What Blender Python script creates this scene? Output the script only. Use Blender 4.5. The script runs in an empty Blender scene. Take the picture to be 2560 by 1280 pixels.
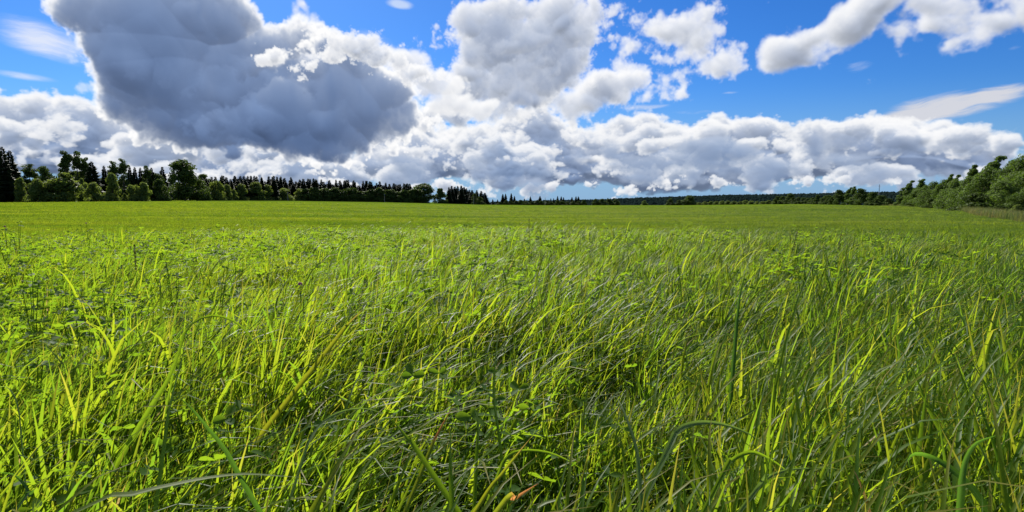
import bpy, bmesh, math, random
import numpy as np
from mathutils import Vector, Matrix

random.seed(7)
rng = np.random.default_rng(7)
scene = bpy.context.scene
COL = scene.collection

# ============================================================ CAMERA
F_PX = 1400.0                       # focal length in photograph pixels (2560 wide)
PITCH = math.atan(145.0 / F_PX)     # camera looks a little downwards
EYE = 1.12                          # metres above the soil under the camera
cam_data = bpy.data.cameras.new("camera")
cam_data.sensor_width = 36.0
cam_data.lens = 36.0 * F_PX / 2560.0
cam_data.clip_start = 0.05
cam_data.clip_end = 30000.0
cam = bpy.data.objects.new("camera", cam_data)
COL.objects.link(cam)
cam.location = (0.0, 0.0, EYE)
cam.rotation_euler = (math.pi / 2 - PITCH, 0.0, 0.0)
scene.camera = cam

# ============================================================ RENDER / VIEW
scene.view_settings.view_transform = 'Standard'
scene.view_settings.look = 'None'
EXPO = 0.88                         # the photograph is exposed for the meadow
scene.view_settings.exposure = EXPO
scene.view_settings.gamma = 1.0
scene.view_settings.use_curve_mapping = False
scene.render.engine = 'CYCLES'
cy = scene.cycles
cy.use_denoising = True
cy.max_bounces = 6
cy.diffuse_bounces = 3
cy.glossy_bounces = 2
cy.transmission_bounces = 4
cy.transparent_max_bounces = 6
cy.caustics_reflective = False
cy.caustics_refractive = False

def ray(px, py):
    """world direction (Y forward) through a photograph pixel"""
    xc = (px - 1280.0) / F_PX
    yc = (640.0 - py) / F_PX
    c, s = math.cos(PITCH), math.sin(PITCH)
    return (xc, c + yc * s, -s + yc * c)

# ============================================================ SUN
SUN_EL = math.radians(38.0)
SUN_AZ = math.radians(-24.0)        # a little left of the view direction, ahead of the camera
sun_data = bpy.data.lights.new("sun", 'SUN')
sun_data.energy = 5.0
sun_data.angle = math.radians(0.53)
sun_data.color = (1.0, 0.95, 0.86)
sun = bpy.data.objects.new("sun", sun_data)
COL.objects.link(sun)
sd_ = Vector((math.sin(SUN_AZ) * math.cos(SUN_EL), math.cos(SUN_AZ) * math.cos(SUN_EL), math.sin(SUN_EL)))
sun.rotation_euler = sd_.to_track_quat('Z', 'Y').to_euler()
sun.location = sd_ * 50

# ============================================================ SKY (world, node based)
world = bpy.data.worlds.new("World")
scene.world = world
world.use_nodes = True
world.cycles.sampling_method = 'MANUAL'
world.cycles.sample_map_resolution = 512
NT = world.node_tree
NT.nodes.clear()

class NB:
    """small node builder"""
    def __init__(self, tree): self.t = tree
    def n(self, kind, **kw):
        nd = self.t.nodes.new(kind)
        for k, v in kw.items(): setattr(nd, k, v)
        return nd
    def put(self, sock, v):
        if v is None: return
        if hasattr(v, 'node'): self.t.links.new(v, sock)
        else: sock.default_value = v
    def m(self, op, a, b=None, c=None, clamp=False):
        nd = self.n('ShaderNodeMath', operation=op, use_clamp=clamp)
        for i, v in enumerate((a, b, c)): self.put(nd.inputs[i], v)
        return nd.outputs[0]
    def v(self, op, a, b=None, c=None, scale=None):
        nd = self.n('ShaderNodeVectorMath', operation=op)
        for i, x in enumerate((a, b, c)):
            if x is not None: self.put(nd.inputs[i], x)
        if scale is not None: self.put(nd.inputs['Scale'], scale)
        return nd.outputs['Value'] if op in ('LENGTH', 'DOT_PRODUCT', 'DISTANCE') else nd.outputs[0]
    def xyz(self, x, y, z):
        nd = self.n('ShaderNodeCombineXYZ')
        for i, q in enumerate((x, y, z)): self.put(nd.inputs[i], q)
        return nd.outputs[0]
    def sep(self, a):
        nd = self.n('ShaderNodeSeparateXYZ'); self.put(nd.inputs[0], a)
        return nd.outputs
    def noise(self, vec, scale, detail=4.0, rough=0.55, dist=0.0, dims='2D', lac=2.0):
        nd = self.n('ShaderNodeTexNoise', noise_dimensions=dims)
        self.put(nd.inputs['Vector'], vec); self.put(nd.inputs['Scale'], scale)
        nd.inputs['Detail'].default_value = detail; nd.inputs['Roughness'].default_value = rough
        nd.inputs['Lacunarity'].default_value = lac
        nd.inputs['Distortion'].default_value = dist
        return nd.outputs[0], nd.outputs[1]
    def voro(self, vec, scale, detail=2.0, rough=0.5):
        nd = self.n('ShaderNodeTexVoronoi', voronoi_dimensions='2D', feature='F1', normalize=False)
        self.put(nd.inputs['Vector'], vec); self.put(nd.inputs['Scale'], scale)
        nd.inputs['Detail'].default_value = detail; nd.inputs['Roughness'].default_value = rough
        return nd.outputs['Distance']
    def ss(self, x, lo, hi, a=0.0, b=1.0):
        nd = self.n('ShaderNodeMapRange', interpolation_type='SMOOTHSTEP')
        self.put(nd.inputs[0], x); self.put(nd.inputs[1], lo); self.put(nd.inputs[2], hi)
        nd.inputs[3].default_value = a; nd.inputs[4].default_value = b
        return nd.outputs[0]
    def lin(self, x, lo, hi, a=0.0, b=1.0, clamp=True):
        nd = self.n('ShaderNodeMapRange', clamp=clamp)
        self.put(nd.inputs[0], x); self.put(nd.inputs[1], lo); self.put(nd.inputs[2], hi)
        nd.inputs[3].default_value = a; nd.inputs[4].default_value = b
        return nd.outputs[0]
    def mix(self, f, a, b, clamp=True):
        nd = self.n('ShaderNodeMix', data_type='RGBA', clamp_factor=clamp)
        self.put(nd.inputs[0], f); self.put(nd.inputs[6], a); self.put(nd.inputs[7], b)
        return nd.outputs[2]
    def ramp(self, f, stops, interp='LINEAR'):
        nd = self.n('ShaderNodeValToRGB'); self.put(nd.inputs[0], f)
        cr = nd.color_ramp; cr.interpolation = interp
        while len(cr.elements) > 1: cr.elements.remove(cr.elements[-1])
        cr.elements[0].position = stops[0][0]; cr.elements[0].color = (*stops[0][1], 1)
        for p, c in stops[1:]:
            e = cr.elements.new(p); e.color = (*c, 1)
        return nd.outputs[0]

W = NB(NT)
tc = W.n('ShaderNodeTexCoord')
dx, dy, dz = W.sep(tc.outputs['Generated'])
den = W.m('MAXIMUM', W.m('ADD', dy, 1.0), 0.02)
S = W.m('DIVIDE', W.m('MULTIPLY', dx, 2.0), den)
T = W.m('DIVIDE', W.m('MULTIPLY', dz, 2.0), den)
P = W.xyz(S, T, 0.0)                # angular coordinates about the forward direction

def sph(px, py):
    d = Vector(ray(px, py)).normalized()
    return np.array([2 * d.x / (1 + d.y), 2 * d.z / (1 + d.y)])

def blob_frame(px, py, rx, ry, rot):
    c = sph(px, py)
    a = math.radians(rot)           # counter-clockwise in the picture
    ex = np.array([math.cos(a), -math.sin(a)]); ey = np.array([-math.sin(a), -math.cos(a)])
    vx = (sph(*(np.array([px, py]) + ex * rx)) - sph(*(np.array([px, py]) - ex * rx))) / 2
    vy = (sph(*(np.array([px, py]) + ey * ry)) - sph(*(np.array([px, py]) - ey * ry))) / 2
    return c, float(np.hypot(*vx)), float(np.hypot(*vy)), math.atan2(vx[1], vx[0])

def blob_len(vec, b):
    c, ra, rb, th = blob_frame(*b[:5])
    mp = W.n('ShaderNodeMapping', vector_type='TEXTURE')
    W.put(mp.inputs['Vector'], vec)
    mp.inputs['Location'].default_value = (c[0], c[1], 0)
    mp.inputs['Rotation'].default_value = (0, 0, th)
    mp.inputs['Scale'].default_value = (ra, rb, 1)
    return W.v('LENGTH', mp.outputs[0]), min(ra, rb)

def tone(vec, blobs, start=0.0):
    """soft light / dark areas: sum of weight * falloff"""
    acc = start
    for b in blobs:
        ln, r = blob_len(vec, b)
        acc = W.m('MULTIPLY_ADD', W.ss(ln, 1.0, 0.0), b[5], acc)
        vec = after(vec, acc)
    return acc

def warp(vec, scale, amp, off):
    _, c = W.noise(W.v('ADD', vec, (off, off * .7, 0)), scale, 4, 0.55)
    return W.v('ADD', vec, W.v('SCALE', W.v('SUBTRACT', c, (0.5, 0.5, 0.5)), scale=amp))

# ---- clear blue
nish = W.n('ShaderNodeTexSky', sky_type='NISHITA', sun_disc=False)
nish.sun_elevation = SUN_EL
nish.sun_rotation = SUN_AZ
nish.air_density = 1.0; nish.dust_density = 0.3; nish.ozone_density = 3.0
SKY_STRENGTH = 0.10
hsv = W.n('ShaderNodeHueSaturation')
W.put(hsv.inputs['Color'], nish.outputs[0])
hsv.inputs['Saturation'].default_value = 1.3
hsv.inputs['Value'].default_value = 0.80
tint_ = W.n('ShaderNodeMix', data_type='RGBA', blend_type='MULTIPLY'); tint_.inputs[0].default_value = 1.0
W.put(tint_.inputs[6], hsv.outputs[0]); tint_.inputs[7].default_value = (0.27, 0.48, 0.77, 1)
sky = tint_.outputs[2]

def C(r, g, b, k=1.0):              # photo sRGB -> world colour (background strength divided out)
    f = lambda x: ((x / 255 + 0.055) / 1.055) ** 2.4 if x > 10 else x / 255 / 12.92
    k = k / SKY_STRENGTH / 2 ** EXPO
    return (f(r) * k, f(g) * k, f(b) * k, 1)

def after(vec, value):
    """the same vector, but evaluated after value (keeps few values alive at once)"""
    return W.v('SCALE', vec, scale=W.m('MULTIPLY_ADD', value, 1e-9, 1.0))


# blue-white air low over the horizon
sky = W.mix(W.m('MULTIPLY', W.ss(T, 0.20, 0.0), 0.85), sky, C(138, 178, 220))
# ---- cumulus clouds as real 3-D densities, lit from the sun by marching through them (numpy, seeded)
def sph_arr(px, py):
    xc = (np.asarray(px, float) - 1280.0) / F_PX
    yc = (640.0 - np.asarray(py, float)) / F_PX
    c, s = math.cos(PITCH), math.sin(PITCH)
    X, Y, Z = xc, c + yc * s, -s + yc * c
    n = np.sqrt(X * X + Y * Y + Z * Z)
    X, Y, Z = X / n, Y / n, Z / n
    return np.array([2 * X / (1 + Y), 2 * Z / (1 + Y)])

SKY_STEP = 0.0014
SKY_S0, SKY_S1, SKY_T0, SKY_T1 = -1.0, 1.0, -0.03, 0.53
SNX = int((SKY_S1 - SKY_S0) / SKY_STEP); SNY = int((SKY_T1 - SKY_T0) / SKY_STEP)
sunv = np.array([math.sin(SUN_AZ) * math.cos(SUN_EL), math.cos(SUN_AZ) * math.cos(SUN_EL), math.sin(SUN_EL)])

def taps(n, length, cell, off):
    """cubic B-spline: first lattice index and four weights for each sample"""
    x = np.arange(n) * (length / n) / cell + off
    i = np.floor(x).astype(int); f = (x - i).astype(np.float32)
    return i, np.stack([(1 - f) ** 3, 3 * f ** 3 - 6 * f ** 2 + 4, -3 * f ** 3 + 3 * f ** 2 + 3 * f + 1, f ** 3]).astype(np.float32) / 6

def noise3(r, shape, ext, cell, squash=1.0):
    """smooth random field of the given feature size"""
    nw, ny, nx = shape
    tw, ty, tx = taps(nw, ext[0], cell, r.random()), taps(ny, ext[1] * squash, cell, r.random()), taps(nx, ext[2], cell, r.random())
    g = r.standard_normal((tw[0][-1] + 4, ty[0][-1] + 4, tx[0][-1] + 4)).astype(np.float32)
    i, w = tx; g = sum(g[:, :, i + k] * w[k] for k in range(4))
    i, w = ty; g = sum(g[:, i + k] * w[k][None, :, None] for k in range(4))
    i, w = tw; g = sum(g[i + k] * w[k][:, None, None] for k in range(4))
    return g * 1.9

def sstep(x, a, b):
    t = np.clip((x - a) / (b - a), 0, 1)
    return t * t * (3 - 2 * t)

def shift2(a, dy, dx):
    """sample a at (+dy, +dx), linear, zero outside"""
    iy, ix = int(math.floor(dy)), int(math.floor(dx)); fy, fx = dy - iy, dx - ix
    p = np.zeros_like(a)
    ny, nx = a.shape
    for oy, wy in ((iy, 1 - fy), (iy + 1, fy)):
        for ox, wx in ((ix, 1 - fx), (ix + 1, fx)):
            if wy * wx == 0: continue
            ys, xs = max(0, -oy), max(0, -ox); ye, xe = min(ny, ny - oy), min(nx, nx - ox)
            if ye <= ys or xe <= xs: continue
            p[ys:ye, xs:xe] += wy * wx * a[ys + oy:ye + oy, xs + ox:xe + ox]
    return p

FWD = 1.9
HAZE_C = np.array([0.27, 0.39, 0.62])
SUN_C = np.array([1.0, 0.965, 0.92]); AMB_TOP = np.array([0.27, 0.42, 0.78]); AMB_LOW = np.array([0.19, 0.37, 0.80])

def cloud(seed, blobs, lam=0.09, amp=0.03, edge=0.006, sigma=260.0, billow=0.7, thick=1.0, squash=1.0, dw=0.006,
          octs=6, gain=0.63, bias=0.1, sun_k=1.0, amb_k=1.0, base=None, cover=None, sun_bias=(0, 0), flat=None, haze=0.0, big=0.5, relief=0.4, fwd=None, ms=1.0):
    """returns x0, y0, colour (premultiplied), alpha on the sky grid"""
    r = np.random.default_rng(seed)
    fr = [blob_frame(*b[:5]) for b in blobs]
    if cover: lo = np.array([cover[0], cover[2]]); hi = np.array([cover[1], cover[3]])
    else:
        lo = np.min([[c[0] - max(a, b2), c[1] - max(a, b2)] for c, a, b2, _ in fr], 0) - 0.09
        hi = np.max([[c[0] + max(a, b2), c[1] + max(a, b2)] for c, a, b2, _ in fr], 0) + 0.09
    x0 = max(0, int((lo[0] - SKY_S0) / SKY_STEP)); x1 = min(SNX, int((hi[0] - SKY_S0) / SKY_STEP))
    y0 = max(0, int((lo[1] - SKY_T0) / SKY_STEP)); y1 = min(SNY, int((hi[1] - SKY_T0) / SKY_STEP))
    xs = (SKY_S0 + (np.arange(x0, x1) + .5) * SKY_STEP).astype(np.float32)
    ys = (SKY_T0 + (np.arange(y0, y1) + .5) * SKY_STEP).astype(np.float32)
    rw = [min(a, b2) * thick * (b[6] if len(b) > 6 else 1.0) for (c, a, b2, _), b in zip(fr, blobs)]
    wmax = max([q + abs(b[7] if len(b) > 7 else 0.0) for q, b in zip(rw, blobs)]) + amp * 0.8
    nw = max(10, int(2 * wmax / dw)); ws = (np.linspace(-wmax, wmax, nw)).astype(np.float32)
    dw = float(ws[1] - ws[0])
    ny, nx = len(ys), len(xs)
    X, Y = np.meshgrid(xs, ys)
    # gentle 2-D warp so the ellipses do not read as ellipses
    w2 = [noise3(r, (2, ny, nx), (0.01, ny * SKY_STEP, nx * SKY_STEP), 0.07)[0] * 0.014 for _ in range(2)]
    Xw, Yw = X + w2[0], Y + w2[1]
    D = np.full((nw, ny, nx), -0.08, np.float32)
    for (c, a, b2, th), q, b in zip(fr, rw, blobs):
        ct, st = math.cos(th), math.sin(th)
        rad, R = min(a, b2), max(a, b2) * (1 + 0.08 / min(a, b2)) + 0.02
        j0, j1 = np.searchsorted(ys, (c[1] - R, c[1] + R)); i0, i1 = np.searchsorted(xs, (c[0] - R, c[0] + R))
        if j1 <= j0 or i1 <= i0: continue
        sl = (slice(j0, j1), slice(i0, i1))
        u = ((Xw[sl] - c[0]) * ct + (Yw[sl] - c[1]) * st) / a; v = (-(Xw[sl] - c[0]) * st + (Yw[sl] - c[1]) * ct) / b2
        off = b[7] if len(b) > 7 else 0.0          # nearer (-) or farther (+) than the cloud's middle
        h = (1 - np.sqrt((u * u + v * v)[None] + (((ws - off) / q) ** 2)[:, None, None])) * rad
        t = D[:, j0:j1, i0:i1]
        np.maximum(t, h, out=t)
    if base is not None: 
        for k in range(nw): np.maximum(D[k], base(Xw, Yw, ws[k]), out=D[k])
    ext = (nw * dw, ny * SKY_STEP, nx * SKY_STEP)
    f = np.zeros_like(D); f3 = None; g = 1.0; cell = lam; tot = 0
    for o in range(octs):
        n = noise3(r, D.shape, ext, cell, squash)
        b = billow * (0.35, 0.7, 1.0)[min(o, 2)]
        f += g * (big if o == 0 else 1.0) * (b * (np.abs(n) * 1.25 - 0.9) + (1 - b) * n)
        tot += g; g *= gain; cell *= 0.5
        if o == 2: f3 = f.copy()
    DL = D + amp * 1.6 / tot * f3
    D += amp * ((f - f.mean()) / tot * 1.6 + bias)
    dens = sstep(D, 0.0, edge) * sigma
    if flat is not None: dens *= sstep(Y - flat(X), 0.0, 0.012)[None]
    del f
    # upward-facing billows see more sky than undersides
    gy = np.zeros_like(D); gy[:, 1:-1] = (DL[:, 2:] - DL[:, :-2]) / (2 * SKY_STEP)
    del DL
    face = np.clip(1.0 - relief * np.clip(gy, -2.0, 2.0), 0.35, 1.9)
    # sun direction in the local frame of the cloud's middle
    cs, cn = (lo + hi) / 2 if cover is None else (np.array([0.0, .1]))
    vd = np.array([cs, 1 - (cs * cs + cn * cn) / 4, cn]); vd /= np.linalg.norm(vd)
    rt = np.cross(vd, [0, 0, 1]); rt /= np.linalg.norm(rt); up = np.cross(rt, vd)
    s = np.array([sunv @ rt + sun_bias[0], sunv @ up + sun_bias[1], sunv @ vd]); s /= np.linalg.norm(s)
    sw = max(s[2], 0.25)
    ddx, ddy = s[0] / sw * dw / SKY_STEP, s[1] / sw * dw / SKY_STEP
    step = dw / sw
    tau = np.zeros((ny, nx), np.float32); TAU = np.zeros_like(dens)
    for k in range(nw - 1, -1, -1):
        tau = shift2(tau, ddy, ddx) + dens[k] * step * 0.5
        TAU[k] = tau
        tau = tau + dens[k] * step * 0.5
    # openness to the sky above
    up_t = np.cumsum(dens[:, ::-1, :], axis=1)[:, ::-1, :] * SKY_STEP
    Tv = np.ones((ny, nx), np.float32); col = np.zeros((ny, nx, 3), np.float32)
    for k in range(nw):
        a = 1 - np.exp(-dens[k] * dw)
        t = TAU[k]
        S = (fwd or FWD) * np.exp(-t) + ms * (0.50 * np.exp(-0.22 * t) + 0.12 * np.exp(-0.05 * t) * face[k] + 0.03 * np.exp(-0.012 * t))
        amb = np.exp(-0.05 * up_t[k])
        fk = face[k][..., None]
        w = (Tv * a)[..., None]
        col += w * (S[..., None] * SUN_C * sun_k + (amb[..., None] * AMB_TOP * 0.42 + (1 - amb[..., None]) * AMB_LOW * 0.27) * amb_k * fk)
        Tv = Tv * (1 - a)
    if haze: col = col * (1 - haze) + HAZE_C * haze * (1 - Tv)[..., None]
    return x0, y0, col, 1 - Tv

def composite(img, alp, res):
    x0, y0, col, a = res
    ny, nx = a.shape
    s = (slice(y0, y0 + ny), slice(x0, x0 + nx))
    img[s] = img[s] * (1 - a[..., None]) + col
    alp[s] = alp[s] * (1 - a) + a

def build_clouds():
    img = np.zeros((SNY, SNX, 3), np.float32); alp = np.zeros((SNY, SNX), np.float32)
    jobs = CLOUDS
    from concurrent.futures import ThreadPoolExecutor
    with ThreadPoolExecutor(4) as ex:
        for res in ex.map(lambda kw: cloud(**kw), jobs): composite(img, alp, res)
    c = img / np.maximum(alp, 1e-4)[..., None]
    c = 1 - np.exp(-np.clip(c, 0, 20) * 1.15)      # film shoulder
    lum = np.clip(c.mean(2, keepdims=True) * 1.1, 0, 1)       # shaded cloud takes the blue of the sky
    c = c * (np.array([0.80, 0.93, 1.12]) * (1 - lum) + lum)
    return np.clip(c * 1.06, 0, 1.05), alp
# farthest first: (photo x, photo y, half width, half height, tilt, weight, depth factor, depth offset)
_r = np.random.default_rng(77)
def heads(n, x0, x1, ytop, ybot, s0, s1, depth=0.05):
    """many cumulus heads strung along the bank, smaller and flatter towards the horizon"""
    out = []
    for _ in range(n):
        x = _r.uniform(x0, x1); t = _r.random() ** 0.8
        y = ytop(x) + (ybot - ytop(x)) * t
        s = (s0 + (s1 - s0) * t) * _r.uniform(0.6, 1.3)
        out.append((x, y, s * _r.uniform(1.2, 2.4), s, _r.uniform(-8, 8), 0, 1.3, depth * (0.6 - 1.3 * t) + _r.uniform(-.02, .02)))
    return out
TOPX = [-200, 0, 60, 150, 210, 300, 380, 520, 800, 1000, 1100, 1280, 1560, 1700, 1820, 2100, 2250, 2330, 2450, 2560, 2800]
TOPY = [250, 265, 250, 290, 275, 320, 390, 420, 420, 360, 320, 310, 300, 315, 335, 340, 350, 335, 360, 360, 350]
bank_top = lambda x: float(np.interp(x, TOPX, TOPY))
def heads_simple(n, x0, x1, yf, dy, s0, s1, depth=0.03):
    out = []
    for _ in range(n):
        x = _r.uniform(x0, x1); s = _r.uniform(s0, s1)
        out.append((x, yf(x) + _r.uniform(-dy, dy), s * _r.uniform(1.2, 2.6), s, _r.uniform(-8, 8), 0, 1.2, _r.uniform(-depth, depth)))
    return out
_tx = np.array([sph_arr(x, 400)[0] for x in TOPX]); _ty = np.array([sph_arr(x, y + 22)[1] for x, y in zip(TOPX, TOPY)])
def bank_slab(X, Y, w):
    """the unbroken mass behind the heads"""
    return np.minimum(np.minimum(np.interp(X, _tx, _ty) - Y, 0.03), Y - 0.026).astype(np.float32) - abs(w) * 0.4
BANK = dict(cover=(-1.0, 1.0, -0.03, 0.26), billow=0.75, thick=0.8, squash=1.3, sun_bias=(0, .15), relief=0.4, gain=0.6)
CLOUDS = [
  dict(seed=5, lam=0.06, amp=0.030, edge=0.012, sigma=150, dw=0.007, haze=.12, ms=1.15, fwd=2.4, base=bank_slab, **BANK,
       blobs=heads(70, -150, 2750, bank_top, 395, 52, 38, 0.06) + [(2330, 345, 60, 45, 0), (1600, 330, 200, 30, 0), (2000, 350, 160, 24, 0), (1250, 335, 130, 28, 0)]),
  dict(seed=6, lam=0.05, amp=0.028, edge=0.012, sigma=140, dw=0.007, haze=.24, ms=1.05, fwd=2.3, **BANK,
       blobs=heads_simple(34, -150, 2750, lambda x: bank_top(x) * .45 + 400 * .55, 30, 18, 44, 0.05) + [(1300, 368, 150, 18, 4), (1250, 395, 120, 24, 0)]),
  dict(seed=7, lam=0.036, amp=0.024, edge=0.010, sigma=150, dw=0.006, haze=.38, ms=.95, fwd=2.3, **BANK,
       blobs=heads_simple(44, -150, 2750, lambda x: 428 + (bank_top(x) - 330) * .12, 20, 12, 32, 0.04)),
  dict(seed=8, lam=0.022, amp=0.014, edge=0.005, sigma=200, dw=0.005, haze=.22, ms=1.5, fwd=2.2, **BANK,
       blobs=heads_simple(60, -150, 2750, lambda x: 464, 5, 4, 11, 0.02)),
  dict(seed=9, lam=0.06, amp=0.030, edge=0.020, sigma=75, dw=0.007, haze=.45, ms=.35, fwd=.5, billow=.6, thick=.6, squash=1.5, gain=.6, relief=.3, big=.6, bias=0,
       blobs=[(1650, 405, 240, 36, 0), (1800, 380, 120, 34, 10), (1960, 420, 260, 34, 6), (1330, 408, 140, 22, 0), (1040, 405, 56, 30, 0), (2250, 440, 260, 26, 4), (1750, 445, 300, 20, 0), (2100, 395, 120, 24, 14), (1200, 440, 160, 16, 0), (1450, 445, 200, 16, 0), (700, 432, 120, 12, 0)]),
  dict(seed=21, lam=0.06, amp=0.044, edge=0.022, sigma=90, billow=0.35, thick=0.55, gain=0.68, ms=1.7, bias=.12,
       blobs=[(1660, 40, 120, 75, -10), (1590, 20, 60, 50, 0), (1730, 80, 70, 55, 20), (1690, 120, 60, 30, 20), (1580, 100, 60, 40, 0), (1775, 155, 40, 22, 0), (1810, 130, 28, 24, 0), (1660, 185, 30, 12, 30), (1570, 180, 36, 34, 20)]),
  dict(seed=22, lam=0.06, amp=0.040, edge=0.018, sigma=110, billow=0.45, thick=0.7, gain=0.66, ms=1.6,
       blobs=[(1510, 215, 85, 52, 12), (1560, 200, 50, 50, 0), (1470, 250, 60, 40, 0), (1400, 265, 90, 36, 0)]),
  dict(seed=34, lam=0.07, amp=0.036, edge=0.020, sigma=110, billow=0.4, thick=0.8, gain=0.6, ms=1.6, relief=0.6, fwd=1.3, bias=.2, big=.45,
       blobs=[(1990, 105, 110, 48, 12), (1905, 148, 50, 20, 8), (2080, 70, 120, 60, 18), (2190, 20, 150, 62, 16), (2300, 30, 110, 55, 6), (2250, 80, 120, 24, 8), (2480, 45, 90, 36, 18), (2560, 10, 70, 44, 10), (2420, 80, 60, 14, 22), (2140, 50, 120, 56, 16), (2330, 60, 90, 34, 8)]),
  dict(seed=24, lam=0.06, amp=0.036, edge=0.014, sigma=100, billow=0.7, thick=0.66, ms=1.25, bias=.2, gain=.68,
       blobs=[(1230, 90, 125, 100, 0), (1160, 190, 70, 90, 0), (1170, 40, 70, 60, 0), (1340, 100, 110, 90, 0), (1440, 90, 70, 50, 10), (1300, 190, 140, 70, 10), (1380, 40, 50, 50, 0), (1480, 60, 40, 30, 0), (1420, 160, 70, 50, 20), (1200, 260, 140, 44, 0), (1090, 105, 26, 14, 0), (1260, 20, 50, 40, 0)]),
  dict(seed=27, lam=0.08, amp=0.036, edge=0.016, sigma=80, billow=0.65, thick=0.7, ms=1.5, fwd=2.2,
       blobs=[(200, 40, 60, 70, 0), (240, 110, 70, 60, -35), (300, 30, 90, 80, 0), (640, 80, 120, 42, -12), (580, 30, 70, 40, -20), (745, 85, 60, 44, -10), (800, 100, 40, 34, -30), (265, 230, 46, 34, 0), (1010, 190, 80, 60, 0), (1080, 225, 80, 50, 0), (1130, 270, 110, 40, 0), (700, 155, 64, 32, 10)]),
  dict(seed=29, lam=0.06, amp=0.034, edge=0.022, sigma=80, billow=0.6, thick=0.6, ms=.35, fwd=.5, amb_k=1.05, gain=.66, relief=.4, bias=.05,
       blobs=[(1300, 205, 120, 46, 12), (1250, 235, 80, 34, 0), (1370, 175, 70, 34, 14), (1290, 140, 90, 40, 10)]),
  dict(seed=25, lam=0.09, amp=0.038, edge=0.011, sigma=140, billow=0.65, thick=0.8, amb_k=1.0, bias=.25, fwd=4.5, relief=.28, ms=.55, big=.6, gain=.7,
       blobs=[(390, 60, 170, 100, 0), (400, 130, 165, 100, 0), (560, 150, 130, 70, 0), (480, 30, 160, 100, 0), (620, 130, 150, 56, 0), (740, 115, 70, 40, -20), (420, 200, 150, 110, 0), (480, 280, 180, 80, -10), (620, 230, 220, 100, 0), (560, 320, 160, 34, -8), (400, 300, 100, 46, -30), (340, 260, 70, 50, 0)]
       + [b + (0, 1.0, -0.11) for b in [(660, 300, 110, 56, 0), (740, 280, 120, 70, 0), (840, 260, 130, 80, -12), (900, 185, 66, 50, 0), (680, 155, 62, 22, 10), (830, 145, 54, 26, 0), (770, 190, 60, 40, 0), (940, 230, 90, 60, -10), (780, 320, 190, 40, 0), (960, 290, 90, 40, 0)]]),
  dict(seed=28, lam=0.04, amp=0.028, edge=0.010, sigma=130, billow=0.7, thick=0.7, ms=1.2, fwd=2.6, gain=.66, bias=.05, sun_bias=(.05, .15),
       blobs=[(640, 150, 44, 22, 0), (690, 142, 40, 26, 0), (730, 165, 50, 22, 0), (780, 185, 44, 22, 0), (790, 160, 40, 20, 0), (830, 135, 50, 30, 0), (865, 118, 36, 26, 0), (910, 125, 40, 30, 0), (950, 150, 44, 28, 0), (1010, 160, 44, 30, 0), (1060, 180, 40, 36, 0)]),
]
# ---- cirrus and thin veils
def veil(sky, blobs, ang, sx, sy, lo, hi, col, opacity, seed):
    global P
    mp = W.n('ShaderNodeMapping'); W.put(mp.inputs['Vector'], warp(P, 5.0, 0.05, seed))
    mp.inputs['Location'].default_value = (seed, seed * 2.3, 0)
    rt = W.n('ShaderNodeMapping'); W.put(rt.inputs['Vector'], mp.outputs[0])
    rt.inputs['Rotation'].default_value = (0, 0, math.radians(-ang)); 
    r2 = W.n('ShaderNodeMapping'); W.put(r2.inputs['Vector'], rt.outputs[0]); r2.inputs['Scale'].default_value = (sx, sy, 1)
    nz, _ = W.noise(r2.outputs[0], 1.0, 6, 0.62)
    m = tone(P, blobs)
    a = W.m('MULTIPLY', W.ss(W.m('MULTIPLY', nz, m), lo, hi), opacity)
    out = W.mix(a, sky, col)
    P = after(P, W.v('DOT_PRODUCT', out, (1, 1, 1)))
    return out

sky = veil(sky, [(110, 100, 260, 90, -17, 1.0), (60, 190, 200, 20, -8, .75), (330, 150, 130, 60, -10, .7)], -14, 4, 26, 0.18, 0.62, C(238, 241, 250), 0.85, 1.3)
sky = veil(sky, [(925, 115, 120, 75, -18, 1.2), (1000, 10, 60, 22, -8, 1.3), (960, 130, 60, 30, -20, .5)], -22, 7, 24, 0.2, 0.75, C(205, 222, 250), 0.85, 2.9)
sky = veil(sky, [(2380, 262, 330, 62, 9, 1.5), (2250, 300, 200, 26, 8, 1.0), (2510, 225, 120, 30, 12, .8)], 9, 5, 38, 0.30, 0.72, C(216, 217, 224), 0.95, 4.1)
sky = veil(sky, [(2140, 170, 110, 34, 12, .85), (2410, 128, 90, 16, 8, .85), (2540, 118, 60, 16, 12, .9), (1825, 232, 50, 9, 4, 1.0), (1680, 225, 120, 30, 2, .6), (1600, 268, 150, 16, 3, 1.1), (1740, 280, 130, 14, 3, 1.0)], 10, 9, 40, 0.26, 0.7, C(214, 224, 244), 0.7, 6.2)


# ---- clouds outside the picture: the same broken cumulus goes on all round
gn, _ = W.noise(warp(P, 5.0, 0.08, 3.0), 5.5, 5, 0.6)
g2, _ = W.noise(W.v('ADD', P, (0.0, 0.05, 0.0)), 5.5, 3, 0.6)
low = W.ss(T, 0.30, 0.02)
ga = W.ss(W.m('MULTIPLY_ADD', low, 0.16, gn), 0.50, 0.58)
away = W.m('MAXIMUM', W.ss(W.m('ABSOLUTE', S), 0.80, 1.0), W.ss(T, 0.40, 0.53))
gcol = W.mix(W.ss(W.m('SUBTRACT', g2, gn), -0.12, 0.10), C(140, 156, 188), C(250, 248, 246))
sky = W.mix(W.m('MULTIPLY', ga, away), sky, gcol)

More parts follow.
